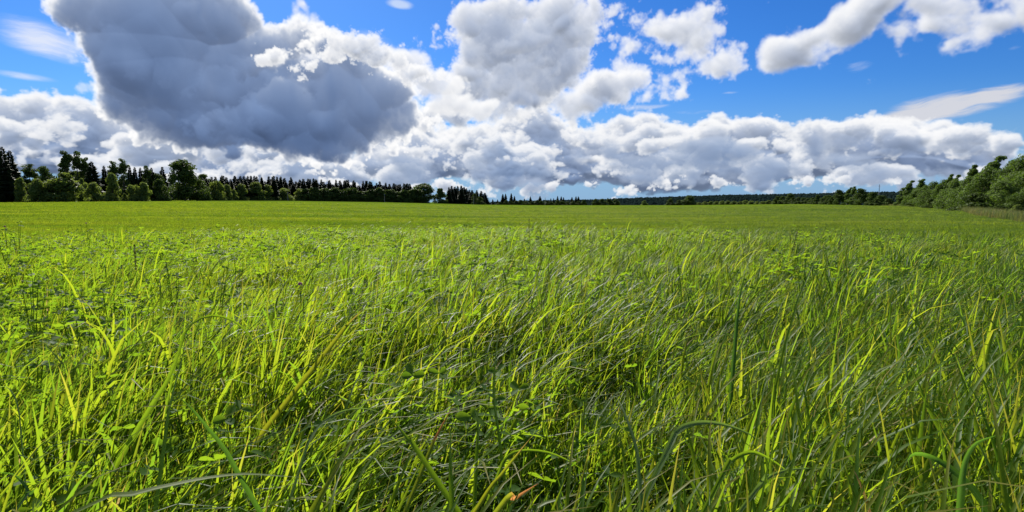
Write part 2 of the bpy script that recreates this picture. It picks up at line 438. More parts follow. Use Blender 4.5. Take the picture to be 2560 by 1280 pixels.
# ---- the cumulus field in front, from the march above
crgb, calp = build_clouds()
img = bpy.data.images.new("cloud_field", SNX, SNY, alpha=True, float_buffer=True)
img.colorspace_settings.name = 'Non-Color'
img.alpha_mode = 'CHANNEL_PACKED'
buf = np.ones((SNY, SNX, 4), np.float32)
thin = (calp < 0.02)[..., None]
buf[..., :3] = np.where(thin, 0.85, crgb)
edge_fade = np.minimum(1 - sstep(np.abs(np.linspace(SKY_S0, SKY_S1, SNX)), 0.86, 0.99)[None], 1 - sstep(np.linspace(SKY_T0, SKY_T1, SNY), 0.44, 0.52)[:, None])
buf[..., 3] = calp * edge_fade
img.pixels.foreach_set(buf.ravel()); img.update()
it = W.n('ShaderNodeTexImage', image=img, interpolation='Linear', extension='CLIP')
W.put(it.inputs['Vector'], W.xyz(W.lin(S, SKY_S0, SKY_S1, clamp=False), W.lin(T, SKY_T0, SKY_T1, clamp=False), 0.0))
ccol = W.v('SCALE', it.outputs['Color'], scale=1.0 / SKY_STRENGTH / 2 ** EXPO)
sky = W.mix(it.outputs['Alpha'], sky, ccol)

bg = W.n('ShaderNodeBackground')
W.put(bg.inputs['Color'], sky)
bg.inputs['Strength'].default_value = SKY_STRENGTH
wo = W.n('ShaderNodeOutputWorld')
NT.links.new(bg.outputs[0], wo.inputs['Surface'])

# ============================================================ HELPERS FOR OBJECTS
def tag(o, label=None, cat=None, group=None, kind=None):
    if label: o['label'] = label
    if cat: o['category'] = cat
    if group: o['group'] = group
    if kind: o['kind'] = kind
    return o

def mesh_from(name, verts, faces, mat, attrs=None, smooth=False):
    me = bpy.data.meshes.new(name)
    verts = np.asarray(verts, np.float32).reshape(-1, 3)
    sizes = {len(f) for f in faces} if not isinstance(faces, np.ndarray) else {faces.shape[1]}
    if isinstance(faces, np.ndarray) or len(sizes) == 1:
        fa = np.asarray(faces, np.int32); k = fa.shape[1]
        me.vertices.add(len(verts)); me.vertices.foreach_set('co', verts.ravel())
        me.loops.add(fa.size); me.loops.foreach_set('vertex_index', fa.ravel())
        me.polygons.add(len(fa)); me.polygons.foreach_set('loop_start', np.arange(0, fa.size, k, dtype=np.int32))
        me.update(calc_edges=True)
    else:
        me.from_pydata(verts.tolist(), [], faces); me.update()
    for an, av in (attrs or {}).items():
        at = me.attributes.new(an, 'FLOAT', 'POINT'); at.data.foreach_set('value', np.asarray(av, np.float32))
    if smooth: me.shade_smooth()
    for m in (mat if isinstance(mat, (list, tuple)) else [mat]): me.materials.append(m)
    return me

def obj(name, me, parent=None, loc=(0, 0, 0)):
    o = bpy.data.objects.new(name, me); COL.objects.link(o); o.location = loc
    if parent: o.parent = parent
    return o

def new_mat(name):
    m = bpy.data.materials.new(name); m.use_nodes = True; m.node_tree.nodes.clear()
    return m, NB(m.node_tree)

def out(m, N, shader):
    o = N.n('ShaderNodeOutputMaterial'); m.node_tree.links.new(shader, o.inputs['Surface'])

def attr(N, name, inst=False):
    a = N.n('ShaderNodeAttribute', attribute_name=name)
    if inst: a.attribute_type = 'INSTANCER'
    return a.outputs['Fac']

def leaf_shader(m, N, refl, trans, tfac, gloss=0.35, spec=0.4, normal=None):
    p = N.n('ShaderNodeBsdfPrincipled'); N.put(p.inputs['Base Color'], refl)
    p.inputs['Roughness'].default_value = gloss; p.inputs['Specular IOR Level'].default_value = spec
    t = N.n('ShaderNodeBsdfTranslucent'); N.put(t.inputs['Color'], trans)
    mx = N.n('ShaderNodeMixShader'); N.put(mx.inputs[0], tfac)
    m.node_tree.links.new(p.outputs[0], mx.inputs[1]); m.node_tree.links.new(t.outputs[0], mx.inputs[2])
    out(m, N, mx.outputs[0])

# ============================================================ TERRAIN
COLS = [-1500, -400, 0, 300, 500, 720, 960, 1200, 1363, 1700, 2000, 2250, 2400, 2560, 3000, 4500]
REDGE = [200, 220, 290, 340, 430, 560, 610, 620, 680, 720, 480, 235, 120, 78, 60, 60]      # distance (Y) of the field's far edge
PEDGE = [14, 11, 10, 7, 6.5, 7, 10.5, 16.5, 18, 18, 15, 20, 31, 52, 65, 65]                   # pixels below eye level
_caz = np.arctan((np.array(COLS, float) - 1280) / F_PX)

def edge_y(az): return np.interp(az, _caz, REDGE)

def noise2(x, y):
    return (np.sin(x * 1.7 + 1.3 * np.sin(y * .9)) + np.sin(y * 2.3 + 1.1 * np.sin(x * 1.3 + 2)) + np.sin(x * 0.6 - y * 1.1 + 1.0)) / 3

def depth_below(x, y):
    x = np.asarray(x, float); y = np.asarray(y, float)
    r = np.hypot(x, y); az = np.clip(np.arctan2(x, np.maximum(y, 1e-3)), -1.25, 1.25)
    Y = r * np.cos(az)
    R = edge_y(az); de = np.interp(az, _caz, PEDGE) / F_PX * R
    d40 = np.minimum(2.06, 2.06 * (0.45 + 0.55 * np.cos(az)))
    a = np.clip((r - 9.0) / 31, 0, 1); a = a * a * (3 - 2 * a)
    near = EYE + (d40 - EYE) * a
    Y40 = 40 * np.cos(az)
    t = np.clip((Y - Y40) / np.maximum(R - Y40, 1), 0, None)
    mid = d40 + (de - d40) * np.minimum(t, 1)
    mid = np.where(t > 1, de * (1 + 1.0 * (Y - R) / R), mid)
    d = np.where(r < 40.5, near, mid)
    d = np.minimum(d, 45)
    und = np.clip((r - 20) / 30, 0, 1) * np.clip((320 - r) / 160, 0, 1)
    d = d + und * (0.045 * noise2(x * .25, y * .55) + 0.03 * noise2(x * .8 + 4, y * 1.7)) + 0.012 * noise2(x * 2.2, y * 2.2) * (r < 20)
    return d

def ground_z(x, y): return EYE - depth_below(x, y)

_r = np.concatenate([[0.02], np.geomspace(0.3, 6000, 230)])
_a = np.concatenate([np.radians(np.arange(-180, -60, 6.0)), np.radians(np.linspace(-60, 60, 241)), np.radians(np.arange(66, 180, 6.0))])
RR, AA = np.meshgrid(_r, _a, indexing='ij')
gx, gy = RR * np.sin(AA), RR * np.cos(AA)
gz = ground_z(gx, gy)
back = (gy < 0)
gz = np.where(back, np.where(RR < 40, gz, np.maximum(gz, -2.5)), gz)
na = len(_a); idx = np.arange(len(_r) * na).reshape(len(_r), na)
i0 = idx[:-1, :]; i1 = idx[1:, :]
gf = np.stack([i0, np.roll(i0, -1, 1), np.roll(i1, -1, 1), i1], -1).reshape(-1, 4)

GRASS_REFL = (0.075, 0.125, 0.012)
m_ground, N = new_mat("field_soil_and_sward")
geo = N.n('ShaderNodeNewGeometry')
px_, py_, pz_ = N.sep(geo.outputs['Position'])
dist = N.v('LENGTH', N.xyz(px_, py_, 0.0))
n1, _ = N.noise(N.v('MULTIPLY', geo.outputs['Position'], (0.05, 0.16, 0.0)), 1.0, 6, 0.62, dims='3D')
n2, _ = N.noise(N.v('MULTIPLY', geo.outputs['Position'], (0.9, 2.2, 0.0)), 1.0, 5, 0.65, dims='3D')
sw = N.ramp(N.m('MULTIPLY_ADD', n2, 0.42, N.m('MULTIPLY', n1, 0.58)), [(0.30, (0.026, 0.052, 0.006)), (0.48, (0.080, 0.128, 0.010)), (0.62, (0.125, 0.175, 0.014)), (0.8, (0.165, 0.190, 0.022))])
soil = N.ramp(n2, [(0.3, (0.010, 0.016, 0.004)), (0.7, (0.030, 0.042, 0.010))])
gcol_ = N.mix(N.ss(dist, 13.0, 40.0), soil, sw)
pb = N.n('ShaderNodeBsdfPrincipled'); N.put(pb.inputs['Base Color'], gcol_); pb.inputs['Roughness'].default_value = 1.0; pb.inputs['Specular IOR Level'].default_value = 0.0
bmp = N.n('ShaderNodeBump'); bmp.inputs['Strength'].default_value = 0.8; bmp.inputs['Distance'].default_value = 0.35; N.put(bmp.inputs['Height'], n2)
N.put(pb.inputs['Normal'], bmp.outputs[0])
out(m_ground, N, pb.outputs[0])
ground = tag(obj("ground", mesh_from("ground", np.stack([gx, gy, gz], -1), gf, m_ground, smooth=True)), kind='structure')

# ---- distant wooded ridge
RPX = [900, 1150, 1250, 1310, 1450, 1500, 1600, 1700, 1800, 1900, 2000, 2100, 2200, 2300, 2450, 2700, 3100]
RPY = [512, 506, 502, 499.5, 497.5, 496, 492, 489, 485.5, 484, 482, 479.5, 477.5, 476, 474, 472, 480]
YR = 3300.0
nx_ = 260
rpx = np.linspace(RPX[0], RPX[-1], nx_)
top = np.array([ray(p, np.interp(p, RPX, RPY)) for p in rpx])
rx = top[:, 0] / top[:, 1] * YR; rz = EYE + top[:, 2] / top[:, 1] * YR - 13.0
prof = [(-1500, -75), (-1100, -50), (-600, 0.35), (-300, 0.75), (0, 1.0), (400, 0.9), (1500, 0.3)]
hv = []
for dyy, k in prof:
    zz = np.full(nx_, float(k)) if k < 0 else -45 + (rz + 45) * k
    hv.append(np.stack([rx * (YR + dyy) / YR, np.full(nx_, YR + dyy), zz + 2.5 * np.sin(rx * .004 + dyy)], -1))
hv = np.array(hv)
ii = np.arange(len(prof) * nx_).reshape(len(prof), nx_)
hf = np.stack([ii[:-1, :-1], ii[:-1, 1:], ii[1:, 1:], ii[1:, :-1]], -1).reshape(-1, 4)
m_hill, N = new_mat("hill_ground")
geo = N.n('ShaderNodeNewGeometry')
hn, _ = N.noise(geo.outputs['Position'], 0.01, 5, 0.6, dims='3D')
pb = N.n('ShaderNodeBsdfPrincipled'); N.put(pb.inputs['Base Color'], N.ramp(hn, [(0.35, (0.006, 0.012, 0.010)), (0.65, (0.012, 0.020, 0.015))])); pb.inputs['Roughness'].default_value = 1.0; pb.inputs['Specular IOR Level'].default_value = 0.0  # cloud shadow over the ridge is put into this dark bluish base colour
out(m_hill, N, pb.outputs[0])
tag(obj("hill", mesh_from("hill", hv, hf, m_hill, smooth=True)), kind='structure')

# ============================================================ TREES
def foliage_mat(name, refl0, refl1, trans, tfac, noise_scale=0.9):
    m, N = new_mat(name)
    oi = N.n('ShaderNodeObjectInfo')
    t = attr(N, 'tint')
    v = N.m('MULTIPLY_ADD', oi.outputs['Random'], 0.45, N.m('MULTIPLY', t, 0.75), clamp=True)
    leaf_shader(m, N, N.mix(v, (*refl0, 1), (*refl1, 1)), N.mix(v, (*[c * .6 for c in trans], 1), (*trans, 1)), tfac, 0.6, 0.08)
    return m
M_SPRUCE = foliage_mat("spruce_needles", (0.012, 0.022, 0.010), (0.030, 0.048, 0.018), (0.02, 0.035, 0.008), 0.15)
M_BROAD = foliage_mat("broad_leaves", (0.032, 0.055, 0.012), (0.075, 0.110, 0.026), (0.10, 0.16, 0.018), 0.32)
M_BUSH = foliage_mat("willow_leaves", (0.060, 0.092, 0.024), (0.135, 0.175, 0.050), (0.24, 0.32, 0.04), 0.42)
M_WINDY = foliage_mat("grey_willow_leaves", (0.040, 0.075, 0.014), (0.105, 0.145, 0.040), (0.15, 0.25, 0.022), 0.36)
m_bark, N = new_mat("bark")
geo = N.n('ShaderNodeNewGeometry')
bn, _ = N.noise(N.v('MULTIPLY', geo.outputs['Position'], (6, 6, 1.2)), 1.0, 5, 0.6, dims='3D')
pb = N.n('ShaderNodeBsdfPrincipled'); N.put(pb.inputs['Base Color'], N.ramp(bn, [(0.3, (0.035, 0.028, 0.020)), (0.7, (0.11, 0.09, 0.07))])); pb.inputs['Roughness'].default_value = 0.95
out(m_bark, N, pb.outputs[0])

def tube(paths, sides=6):
    """paths: list of (points, radii) -> joined tapered tubes"""
    V, Fc = [], []
    for pts, rad in paths:
        pts = np.asarray(pts, float); base = len(V)
        for i, p in enumerate(pts):
            d = pts[min(i + 1, len(pts) - 1)] - pts[max(i - 1, 0)]; d = d / (np.linalg.norm(d) + 1e-9)
            u = np.cross(d, [0.31, 0.95, 0.05]); u /= np.linalg.norm(u); w = np.cross(d, u)
            for k in range(sides):
                a = 2 * math.pi * k / sides
                V.append(p + rad[i] * (math.cos(a) * u + math.sin(a) * w))
        for i in range(len(pts) - 1):
            for k in range(sides):
                a, b = base + i * sides + k, base + i * sides + (k + 1) % sides
                Fc.append((a, b, b + sides, a + sides))
    return np.array(V), np.array(Fc, np.int32)

def leaf_quads(C_, Nrm, size, r, aspect=0.6):
    """a bent leaf-cluster face at every centre"""
    n = len(C_)
    a = r.normal(size=(n, 3)); u = np.cross(Nrm, a); u /= np.linalg.norm(u, axis=1)[:, None] + 1e-9
    w = np.cross(Nrm, u)
    s = (size * r.uniform(.6, 1.4, n))[:, None]
    P0 = C_ - u * s; P2 = C_ + u * s; P1 = C_ + w * s * aspect * r.uniform(.5, 1.1, n)[:, None] + Nrm * s * .2; P3 = C_ - w * s * aspect * r.uniform(.5, 1.1, n)[:, None]
    V = np.stack([P0, P1, P2, P3], 1).reshape(-1, 3)
    Fq = np.arange(4 * n).reshape(n, 4)
    return V, Fq

def make_spruce(seed, h=24.0):
    r = np.random.default_rng(seed)
    V, tint = [], []
    n = 40; rad = h * r.uniform(0.15, 0.19)
    Cs, Ns, Sz = [], [], []
    V4 = []
    for i in range(n):
        z = h * (0.06 + 0.93 * (i / n) ** 0.92)
        L = rad * (1 - z / h) ** 0.66 * r.uniform(.8, 1.15) + 0.16
        k = int(7 + 5 * (1 - z / h))
        for j in range(k):
            a = 2 * math.pi * (j + r.random()) / k; l = L * r.uniform(.55, 1.18)
            d = np.array([math.cos(a), math.sin(a), 0]); s = np.array([-math.sin(a), math.cos(a), 0])
            dr = l * r.uniform(.18, .5)
            wid = 0.34 * l + .22
            b = np.array([0, 0, z]) + d * .05 * l; t = np.array([0, 0, z - dr + .12 * l]) + d * l
            m_ = b * .45 + t * .55 + np.array([0, 0, -.10 * l])
            V4 += [b, m_ + s * wid, t, m_ - s * wid]
            # hanging curtain of twigs
            V4 += [b + [0, 0, -.05], m_ + s * .1 * wid, t + [0, 0, -.05], m_ + [0, 0, -.8 * wid - .35]]
            tint += [r.random()] * 8
    V4 = np.array(V4); F4 = np.arange(len(V4)).reshape(-1, 4)
    crown = mesh_from("crown", V4, F4, M_SPRUCE, {'tint': tint})
    tv, tf = tube([([[0, 0, -.6], [0, 0, h * .5], [0.1, 0, h * .97]], [h * .012, h * .007, .03])])
    return mesh_from("trunk", tv, tf, m_bark), crown, h, rad * 2

def make_leafy(seed, h, w, mat, nl, leaf, kind, shear=0.0):
    r = np.random.default_rng(seed)
    lobes = []
    nlobe = {'broad': 40, 'birch': 40, 'bush': 36, 'windy': 44}[kind]
    for i in range(nlobe):
        if kind == 'broad':
            t = r.uniform(.18, .97); env = math.sin(math.pi * min(1, t ** .75 * .93 + .06)) ** .65
        elif kind == 'birch':
            t = r.uniform(.12, .97); env = (1 - t) ** .45 * (0.45 + t) ** .4 * 1.1
        elif kind == 'bush':
            t = r.uniform(.02, .95); env = max(0, 1 - t ** 1.7) ** .75
        else:
            t = r.uniform(.04, .99); env = (1 - t ** 2.0) ** .6
        a = r.uniform(0, 2 * math.pi); q = math.sqrt(r.uniform(.05, 1)) * env * w / 2 * .74
        sz = w * r.uniform(.15, .24) * (0.8 if kind in ('birch',) else 1) * (1.0 - .45 * t if kind == 'windy' else 1 - .25 * t) * (1 - .35 * t if kind == 'bush' else 1)
        lobes.append((q * math.cos(a), q * math.sin(a), t * h, sz))
    if kind in ('birch', 'windy'):
        for q in range(6): lobes.append((r.uniform(-.05, .05) * w, r.uniform(-.05, .05) * w, h * (0.74 + .045 * q), w * (.19 - .027 * q)))
    lobes = np.array(lobes)
    wts = lobes[:, 3] ** 2; pick = r.choice(len(lobes), nl, p=wts / wts.sum())
    d = r.normal(size=(nl, 3)); d /= np.linalg.norm(d, axis=1)[:, None]
    rr = r.uniform(.25, 1.12, nl) ** .6
    Cc = lobes[pick, :3] + d * (lobes[pick, 3] * rr)[:, None] * [1, 1, .8]
    keep = Cc[:, 2] > .02 * h
    # broken outline: whole patches of the shell are missing
    gap = noise2(Cc[:, 0] * 5 / w + seed, Cc[:, 2] * 4 / h + Cc[:, 1] * 5 / w)
    keep &= r.random(nl) < np.where(gap < -.5, .5, 1)
    Cc, d, pick = Cc[keep], d[keep], pick[keep]
    Nn = d + r.normal(size=d.shape) * .75; Nn[:, 2] += .35; Nn /= np.linalg.norm(Nn, axis=1)[:, None]
    V, Fq = leaf_quads(Cc, Nn, leaf, r)
    tint = np.repeat(np.clip(.5 * r.random(len(Cc)) + .5 * r.random(nlobe + 8)[pick], 0, 1), 4)
    limbs = [([[0, 0, -.5], [r.normal() * .02 * w, r.normal() * .02 * w, h * .35], [0, 0, h * .85]], [h * .018, h * .012, .03])]
    for lb in lobes[:12]:
        z0 = lb[2] * r.uniform(.35, .65)
        limbs.append(([[0, 0, z0], [lb[0] * .5, lb[1] * .5, (z0 + lb[2]) / 2 + .02 * h], lb[:3]], [h * .008, h * .005, .015]))
    tv, tf = tube(limbs, 5)
    if shear:
        for A in (V, tv):
            k = np.clip(A[:, 2] / h, 0, 1) ** 2.2
            A[:, 0] += shear * w * k
    return mesh_from("trunk", tv, tf, m_bark), mesh_from("crown", V, Fq, mat, {'tint': tint}), h, w

TPL = {
    'spruce': [make_spruce(100 + i) for i in range(6)],
    'birch': [make_leafy(200 + i, 22, 9, M_BROAD, 5200, .40, 'birch') for i in range(3)],
    'broad': [make_leafy(300 + i, 16, 13, M_BROAD, 7500, .42, 'broad') for i in range(4)],
    'bush': [make_leafy(400 + i, 8, 8.5, M_BUSH, 6000, .30, 'bush') for i in range(4)],
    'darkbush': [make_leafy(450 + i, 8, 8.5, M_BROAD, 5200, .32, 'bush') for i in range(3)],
    'windy': [make_leafy(500 + i, 9, 9.0, M_WINDY, 17000, .17, 'windy', .14) for i in range(5)],
    'pointy': [make_leafy(520 + i, 9, 3.8, M_WINDY, 9000, .15, 'windy', .26) for i in range(3)],
}
tree_rng = random.Random(11)

def plant(kind, name, cat, label, px, top, width, Y, group=None, rot=None, var=None, sink=0.0):
    """stand a tree so that its tip is seen at photo pixel (px, top)"""
    d = ray(px, top)
    X = d[0] / d[1] * Y; ztop = EYE + d[2] / d[1] * Y
    z0 = float(ground_z(X, Y)) - sink - (1.0 if Y > 230 else .15)
    tr, cr, h, w = TPL[kind][var if var is not None else tree_rng.randrange(len(TPL[kind]))]
    H = max(ztop - z0, 0.8)
    Wd = width / F_PX * Y
    root = bpy.data.objects.new(name, None); COL.objects.link(root)
    root.empty_display_size = 0.5
    root.location = (X, Y, z0)
    root.scale = (Wd / w, Wd / w, H / h)
    if kind in ('windy', 'pointy'): root.rotation_euler = (0, 0, tree_rng.uniform(-.5, .5) if rot is None else rot)
    else: root.rotation_euler = (0, 0, tree_rng.uniform(0, 6.28) if rot is None else rot)
    tag(root, label, cat, group)
    obj("trunk", tr, root); obj("crown", cr, root)
    return root

ey = lambda px: float(edge_y(math.atan((px - 1280) / F_PX)))

# -- left wood: single trees and bushes one can point at
T_ = plant
T_('spruce', 'spruce_tree', 'tree', 'tallest dark spruce at the far left edge of the wood', 4, 362, 60, 262)
T_('spruce', 'spruce_tree', 'tree', 'second tall spruce beside the tallest one at the far left', 23, 372, 56, 268)
T_('spruce', 'spruce_tree', 'tree', 'lower dark spruce filling behind the two tall left spruces', 40, 418, 50, 280)
T_('birch', 'birch_tree', 'tree', 'open pale-topped tree just right of the two tall left spruces', 72, 410, 64, 285)
T_('broad', 'broadleaf_tree', 'tree', 'low broad tree between the left spruces and the tall birch pair', 112, 420, 60, 300)
T_('birch', 'birch_tree', 'tree', 'taller left one of the pair of tall birches above the big round bush', 162, 377, 52, 310)
T_('birch', 'birch_tree', 'tree', 'right one of the pair of tall birches above the big round bush', 189, 377, 44, 316)
T_('birch', 'birch_tree', 'tree', 'birch stepping down right of the tall birch pair', 211, 393, 44, 318)
T_('spruce', 'spruce_tree', 'tree', 'broad dark spruce ending the tall clump right of the birch pair', 228, 400, 56, 310)
T_('broad', 'broadleaf_tree', 'tree', 'dark leafy tree filling under the tall birch pair', 180, 425, 90, 322)
T_('spruce', 'spruce_tree', 'tree', 'small-topped spruce left of the second birch clump', 259, 411, 34, 330)
T_('birch', 'birch_tree', 'tree', 'birch between two spruces over the narrow upright bush', 281, 402, 40, 335)
T_('birch', 'birch_tree', 'tree', 'tallest birch of the second clump, over the paired round bush', 305, 396, 44, 338)
T_('spruce', 'spruce_tree', 'tree', 'first of four even spruces right of the tall second birch', 323, 411, 32, 345)
T_('spruce', 'spruce_tree', 'tree', 'second of four even spruces right of the tall second birch', 336, 415, 32, 348)
T_('spruce', 'spruce_tree', 'tree', 'third of four even spruces right of the tall second birch', 350, 416, 32, 352)
T_('spruce', 'spruce_tree', 'tree', 'fourth of four even spruces, beside the flat-topped birch', 378, 416, 34, 356)
T_('birch', 'birch_tree', 'tree', 'flat-topped birch over the four even spruces', 366, 414, 36, 350)
T_('broad', 'broadleaf_tree', 'tree', 'leafy tree left of the lone pointed spruce', 392, 436, 50, 356)
T_('spruce', 'spruce_tree', 'tree', 'lone pointed spruce left of the great round tree', 405, 414, 40, 370)
T_('broad', 'broadleaf_tree', 'tree', 'great round-crowned dark tree standing highest in the middle of the left wood', 457, 404, 92, 395, var=0)
T_('broad', 'broadleaf_tree', 'tree', 'dark shoulder tree at the right foot of the great round tree', 492, 446, 56, 410)
T_('bush', 'round_bush', 'bush', 'dark green bush low under the left spruces', 50, 446, 46, 262)
T_('bush', 'round_bush', 'bush', 'grey-green round bush left of the biggest bush', 92, 447, 64, 258)
T_('bush', 'round_bush', 'bush', 'biggest bush, sunlit dome in front of the tall birch pair', 152, 432, 116, 266)
T_('bush', 'round_bush', 'bush', 'tiny bush at the foot of the biggest bush', 157, 483, 22, 262)
T_('bush', 'round_bush', 'bush', 'pale bush peeping between the biggest bush and the neat dome', 205, 445, 36, 290)
T_('bush', 'round_bush', 'bush', 'neat low dome bush with bright rim in front of the dark spruce', 233, 457, 56, 280)
T_('bush', 'round_bush', 'bush', 'narrow upright bush with a pointed top', 277, 434, 52, 292)
T_('bush', 'round_bush', 'bush', 'tiny bush right of the narrow upright bush', 311, 484, 20, 296)
T_('bush', 'round_bush', 'bush', 'left half of the paired round bush under the even spruces', 333, 454, 46, 300)
T_('bush', 'round_bush', 'bush', 'right half of the paired round bush under the even spruces', 358, 456, 46, 302)
T_('darkbush', 'round_bush', 'bush', 'dark leafy bush left of the foot of the great round tree', 397, 448, 56, 345)
T_('darkbush', 'round_bush', 'bush', 'dark bush at the right foot of the great round tree', 505, 452, 46, 420)
for i, (px, top, w) in enumerate([(538, 444, 52), (566, 462, 40), (584, 474, 26)]):
    T_('bush', 'round_bush', 'bush', ['tall bush first in the row that steps down right of the great tree', 'middle bush of the row stepping down right of the great tree',
       'lowest bush ending the row that steps down right of the great tree'][i], px, top, w, ey(px) + 4)
T_('bush', 'small_bush', 'bush', 'tiny pale bush on the field edge right of the stepping bushes', 613, 489, 11, ey(613) - 2)
T_('bush', 'small_bush', 'bush', 'small pale bush on the field edge left of the first pole', 695, 492, 22, ey(695) - 2)
for i, (px, top, w) in enumerate([(602, 460, 50), (640, 455, 64), (668, 462, 44), (710, 465, 48), (752, 466, 44)]):
    T_('bush', 'round_bush', 'bush', ['first grey-green bush of the belt under the spruce row', 'tallest grey-green bush of the belt under the spruce row', 'bush right of the tallest in the belt under the spruce row',
       'bush behind the first pole under the spruce row', 'bush just right of the first pole under the spruce row'][i], px, top, w, ey(px) + 12)
T_('broad', 'broadleaf_tree', 'tree', 'broad dark tree closing the spruce row right of the second pole', 1058, 461, 76, 640)
T_('darkbush', 'round_bush', 'bush', 'low dark bush in the dip between the broad tree and the last clump', 1100, 472, 44, 640)
T_('birch', 'birch_tree', 'tree', 'short yellowish birch behind the third pole', 1186, 483, 20, 622)
T_('darkbush', 'round_bush', 'bush', 'round dark bush right of the third pole', 1200, 492, 30, 622)

# -- the shaded inside of the left wood
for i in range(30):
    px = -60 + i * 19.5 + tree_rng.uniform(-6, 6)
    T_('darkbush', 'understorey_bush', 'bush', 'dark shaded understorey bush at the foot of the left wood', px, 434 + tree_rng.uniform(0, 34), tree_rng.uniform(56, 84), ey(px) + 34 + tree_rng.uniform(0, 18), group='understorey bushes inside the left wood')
# -- the long spruce row at the back of the field
for i in range(92):
    px = 508 + i * 5.95 + tree_rng.uniform(-3, 3)
    if 1030 < px < 1086 and i % 2: continue
    top = float(np.interp(px, [508, 540, 610, 690, 760, 870, 930, 1000, 1050, 1070], [440, 437, 436, 438, 444, 447, 450, 455, 458, 463])) + tree_rng.choice([0, 2, 4, 8, 1, 12]) + tree_rng.uniform(-1, 2)
    seg = 'between the great round tree and the first pole' if px < 719 else ('between the first and second pole' if px < 961 else 'right of the second pole')
    T_('spruce', 'spruce_tree', 'tree', 'dark spruce in the long row ' + seg, px, top, tree_rng.uniform(24, 36), ey(px) + tree_rng.uniform(15, 70), group='spruces in the long row ' + seg)
for i in range(26):
    px = 770 + i * 11.0 + tree_rng.uniform(-4, 4)
    T_('darkbush', 'round_bush', 'bush', 'dark leafy bush under the long spruce row right of the first pole', px, 470 + (px - 770) * .018 + tree_rng.uniform(-4, 6), tree_rng.uniform(44, 62), ey(px) + 10, group='dark bushes under the long spruce row')
for i, (px, top) in enumerate([(1122, 466), (1129, 463), (1137, 465), (1144, 463), (1153, 462), (1160, 466), (1166, 469), (1173, 473), (1180, 474), (1192, 474), (1203, 476), (1212, 481)]):
    nm = ['first', 'second', 'third', 'fourth', 'tallest', 'sixth', 'seventh', 'eighth', 'ninth', 'tenth', 'eleventh', 'last and lowest'][i]
    T_('spruce', 'spruce_tree', 'tree', nm + ' spruce of the last clump by the third pole, counted from the left', px, top, 25 + (i % 3) * 3, 650 + (i % 4) * 14)
# -- open row right of the wood
for px, top, w, lab in [(1232, 497, 10, 'tiny far spruce in the gap right of the wood'), (1244, 498, 10, 'tiny spruce next to the far one in the gap'), (1257, 484, 17, 'left spruce of the small pair right of the gap'), (1264, 483, 15, 'right spruce of the small pair right of the gap'),
                        (1278, 482, 15, 'tallest lone spruce right of the small pair'), (1286, 489, 14, 'short spruce leaning on the tallest lone spruce'), (1311, 496, 11, 'lone small spruce first in the thin row'),
                        (1326, 490, 13, 'thin pointed spruce left of the wide one'), (1350, 489, 18, 'wide spruce left of the fourth pole'), (1377, 495, 10, 'small spruce right of the fourth pole'), (1384, 495, 10, 'second small spruce right of the fourth pole'),
                        (1394, 489, 12, 'pointed spruce in the middle of the thin row'), (1403, 490, 13, 'spruce beside the pointed one in the thin row'), (1409, 492, 10, 'short spruce tucked behind the thin row'), (1430, 492, 15, 'spruce left of the closing pair'),
                        (1440, 490, 14, 'left spruce of the closing pair of the thin row'), (1446, 490, 14, 'right spruce of the closing pair of the thin row'), (1463, 499, 14, 'low rounded spruce left of the clipped hedge')]:
    T_('spruce', 'spruce_tree', 'tree', lab, px, top, w, 700)
for i in range(17):
    px = 1250 + i * 13 + tree_rng.uniform(-2, 2)
    T_('darkbush', 'low_bush', 'bush', 'low dark bush along the foot of the thin spruce row', px, 502 + tree_rng.uniform(-2, 3), tree_rng.uniform(18, 28), 690, group='low bushes under the thin spruce row')
for i, (px, top, w) in enumerate([(1489, 497.5, 26), (1505, 497, 28), (1522, 498, 28), (1540, 498.5, 26)]):
    T_('darkbush', 'hedge_bush', 'bush', ['rounded left end bush of the dark clipped hedge', 'second bush of the dark clipped hedge', 'third bush of the dark clipped hedge', 'right end bush of the dark clipped hedge'][i], px, top, w, 690, var=i % 3)
T_('bush', 'small_bush', 'bush', 'lone pale bush right of the dark clipped hedge', 1611, 501, 20, 700)
T_('darkbush', 'round_bush', 'bush', 'round dark bush left of the middle lone tree', 1676, 496, 28, 705)
T_('darkbush', 'round_bush', 'bush', 'lower dark bush touching the middle lone tree', 1697, 500, 24, 705)
T_('broad', 'broadleaf_tree', 'tree', 'middle lone leafy tree with a wide low crown', 1722, 489, 42, 712)
for i in range(14):
    px = 1748 + i * 14.5
    T_('bush', 'low_bush', 'bush', 'low grey-green bush of the far hedge right of the middle lone tree', px, 505 - i * .35 + tree_rng.uniform(-2, 2), tree_rng.uniform(20, 30), 715 - i * 9, group='bushes of the far hedge')
for i in range(12):
    px = 1945 + i * 12.5
    T_('darkbush', 'round_bush', 'bush', 'dark bush of the near hedge left of the leaning trees', px, 493 + tree_rng.uniform(-5, 3), tree_rng.uniform(24, 34), ey(px) + 6, group='bushes of the near hedge')
for px, top, w, k, lab in [(1976, 484, 30, 'broad', 'dark round tree standing first over the near hedge'), (2068, 488, 30, 'broad', 'low leafy tree left of the leaning group'), (2100, 476, 36, 'broad', 'left leafy tree of the leaning group'), (2120, 469, 26, 'pointy', 'left wind-bent tip of the leaning group'),
                           (2133, 467, 28, 'pointy', 'tallest wind-bent tip of the leaning group'), (2155, 473, 46, 'broad', 'rounded tree at the right of the leaning group'), (2181, 481, 34, 'broad', 'separate round tree right of the leaning group'),
                           (2206, 488, 34, 'broad', 'low brownish tree below the lattice mast')]:
    T_(k, 'broadleaf_tree', 'tree', lab, px, top, w, ey(px) + 14)
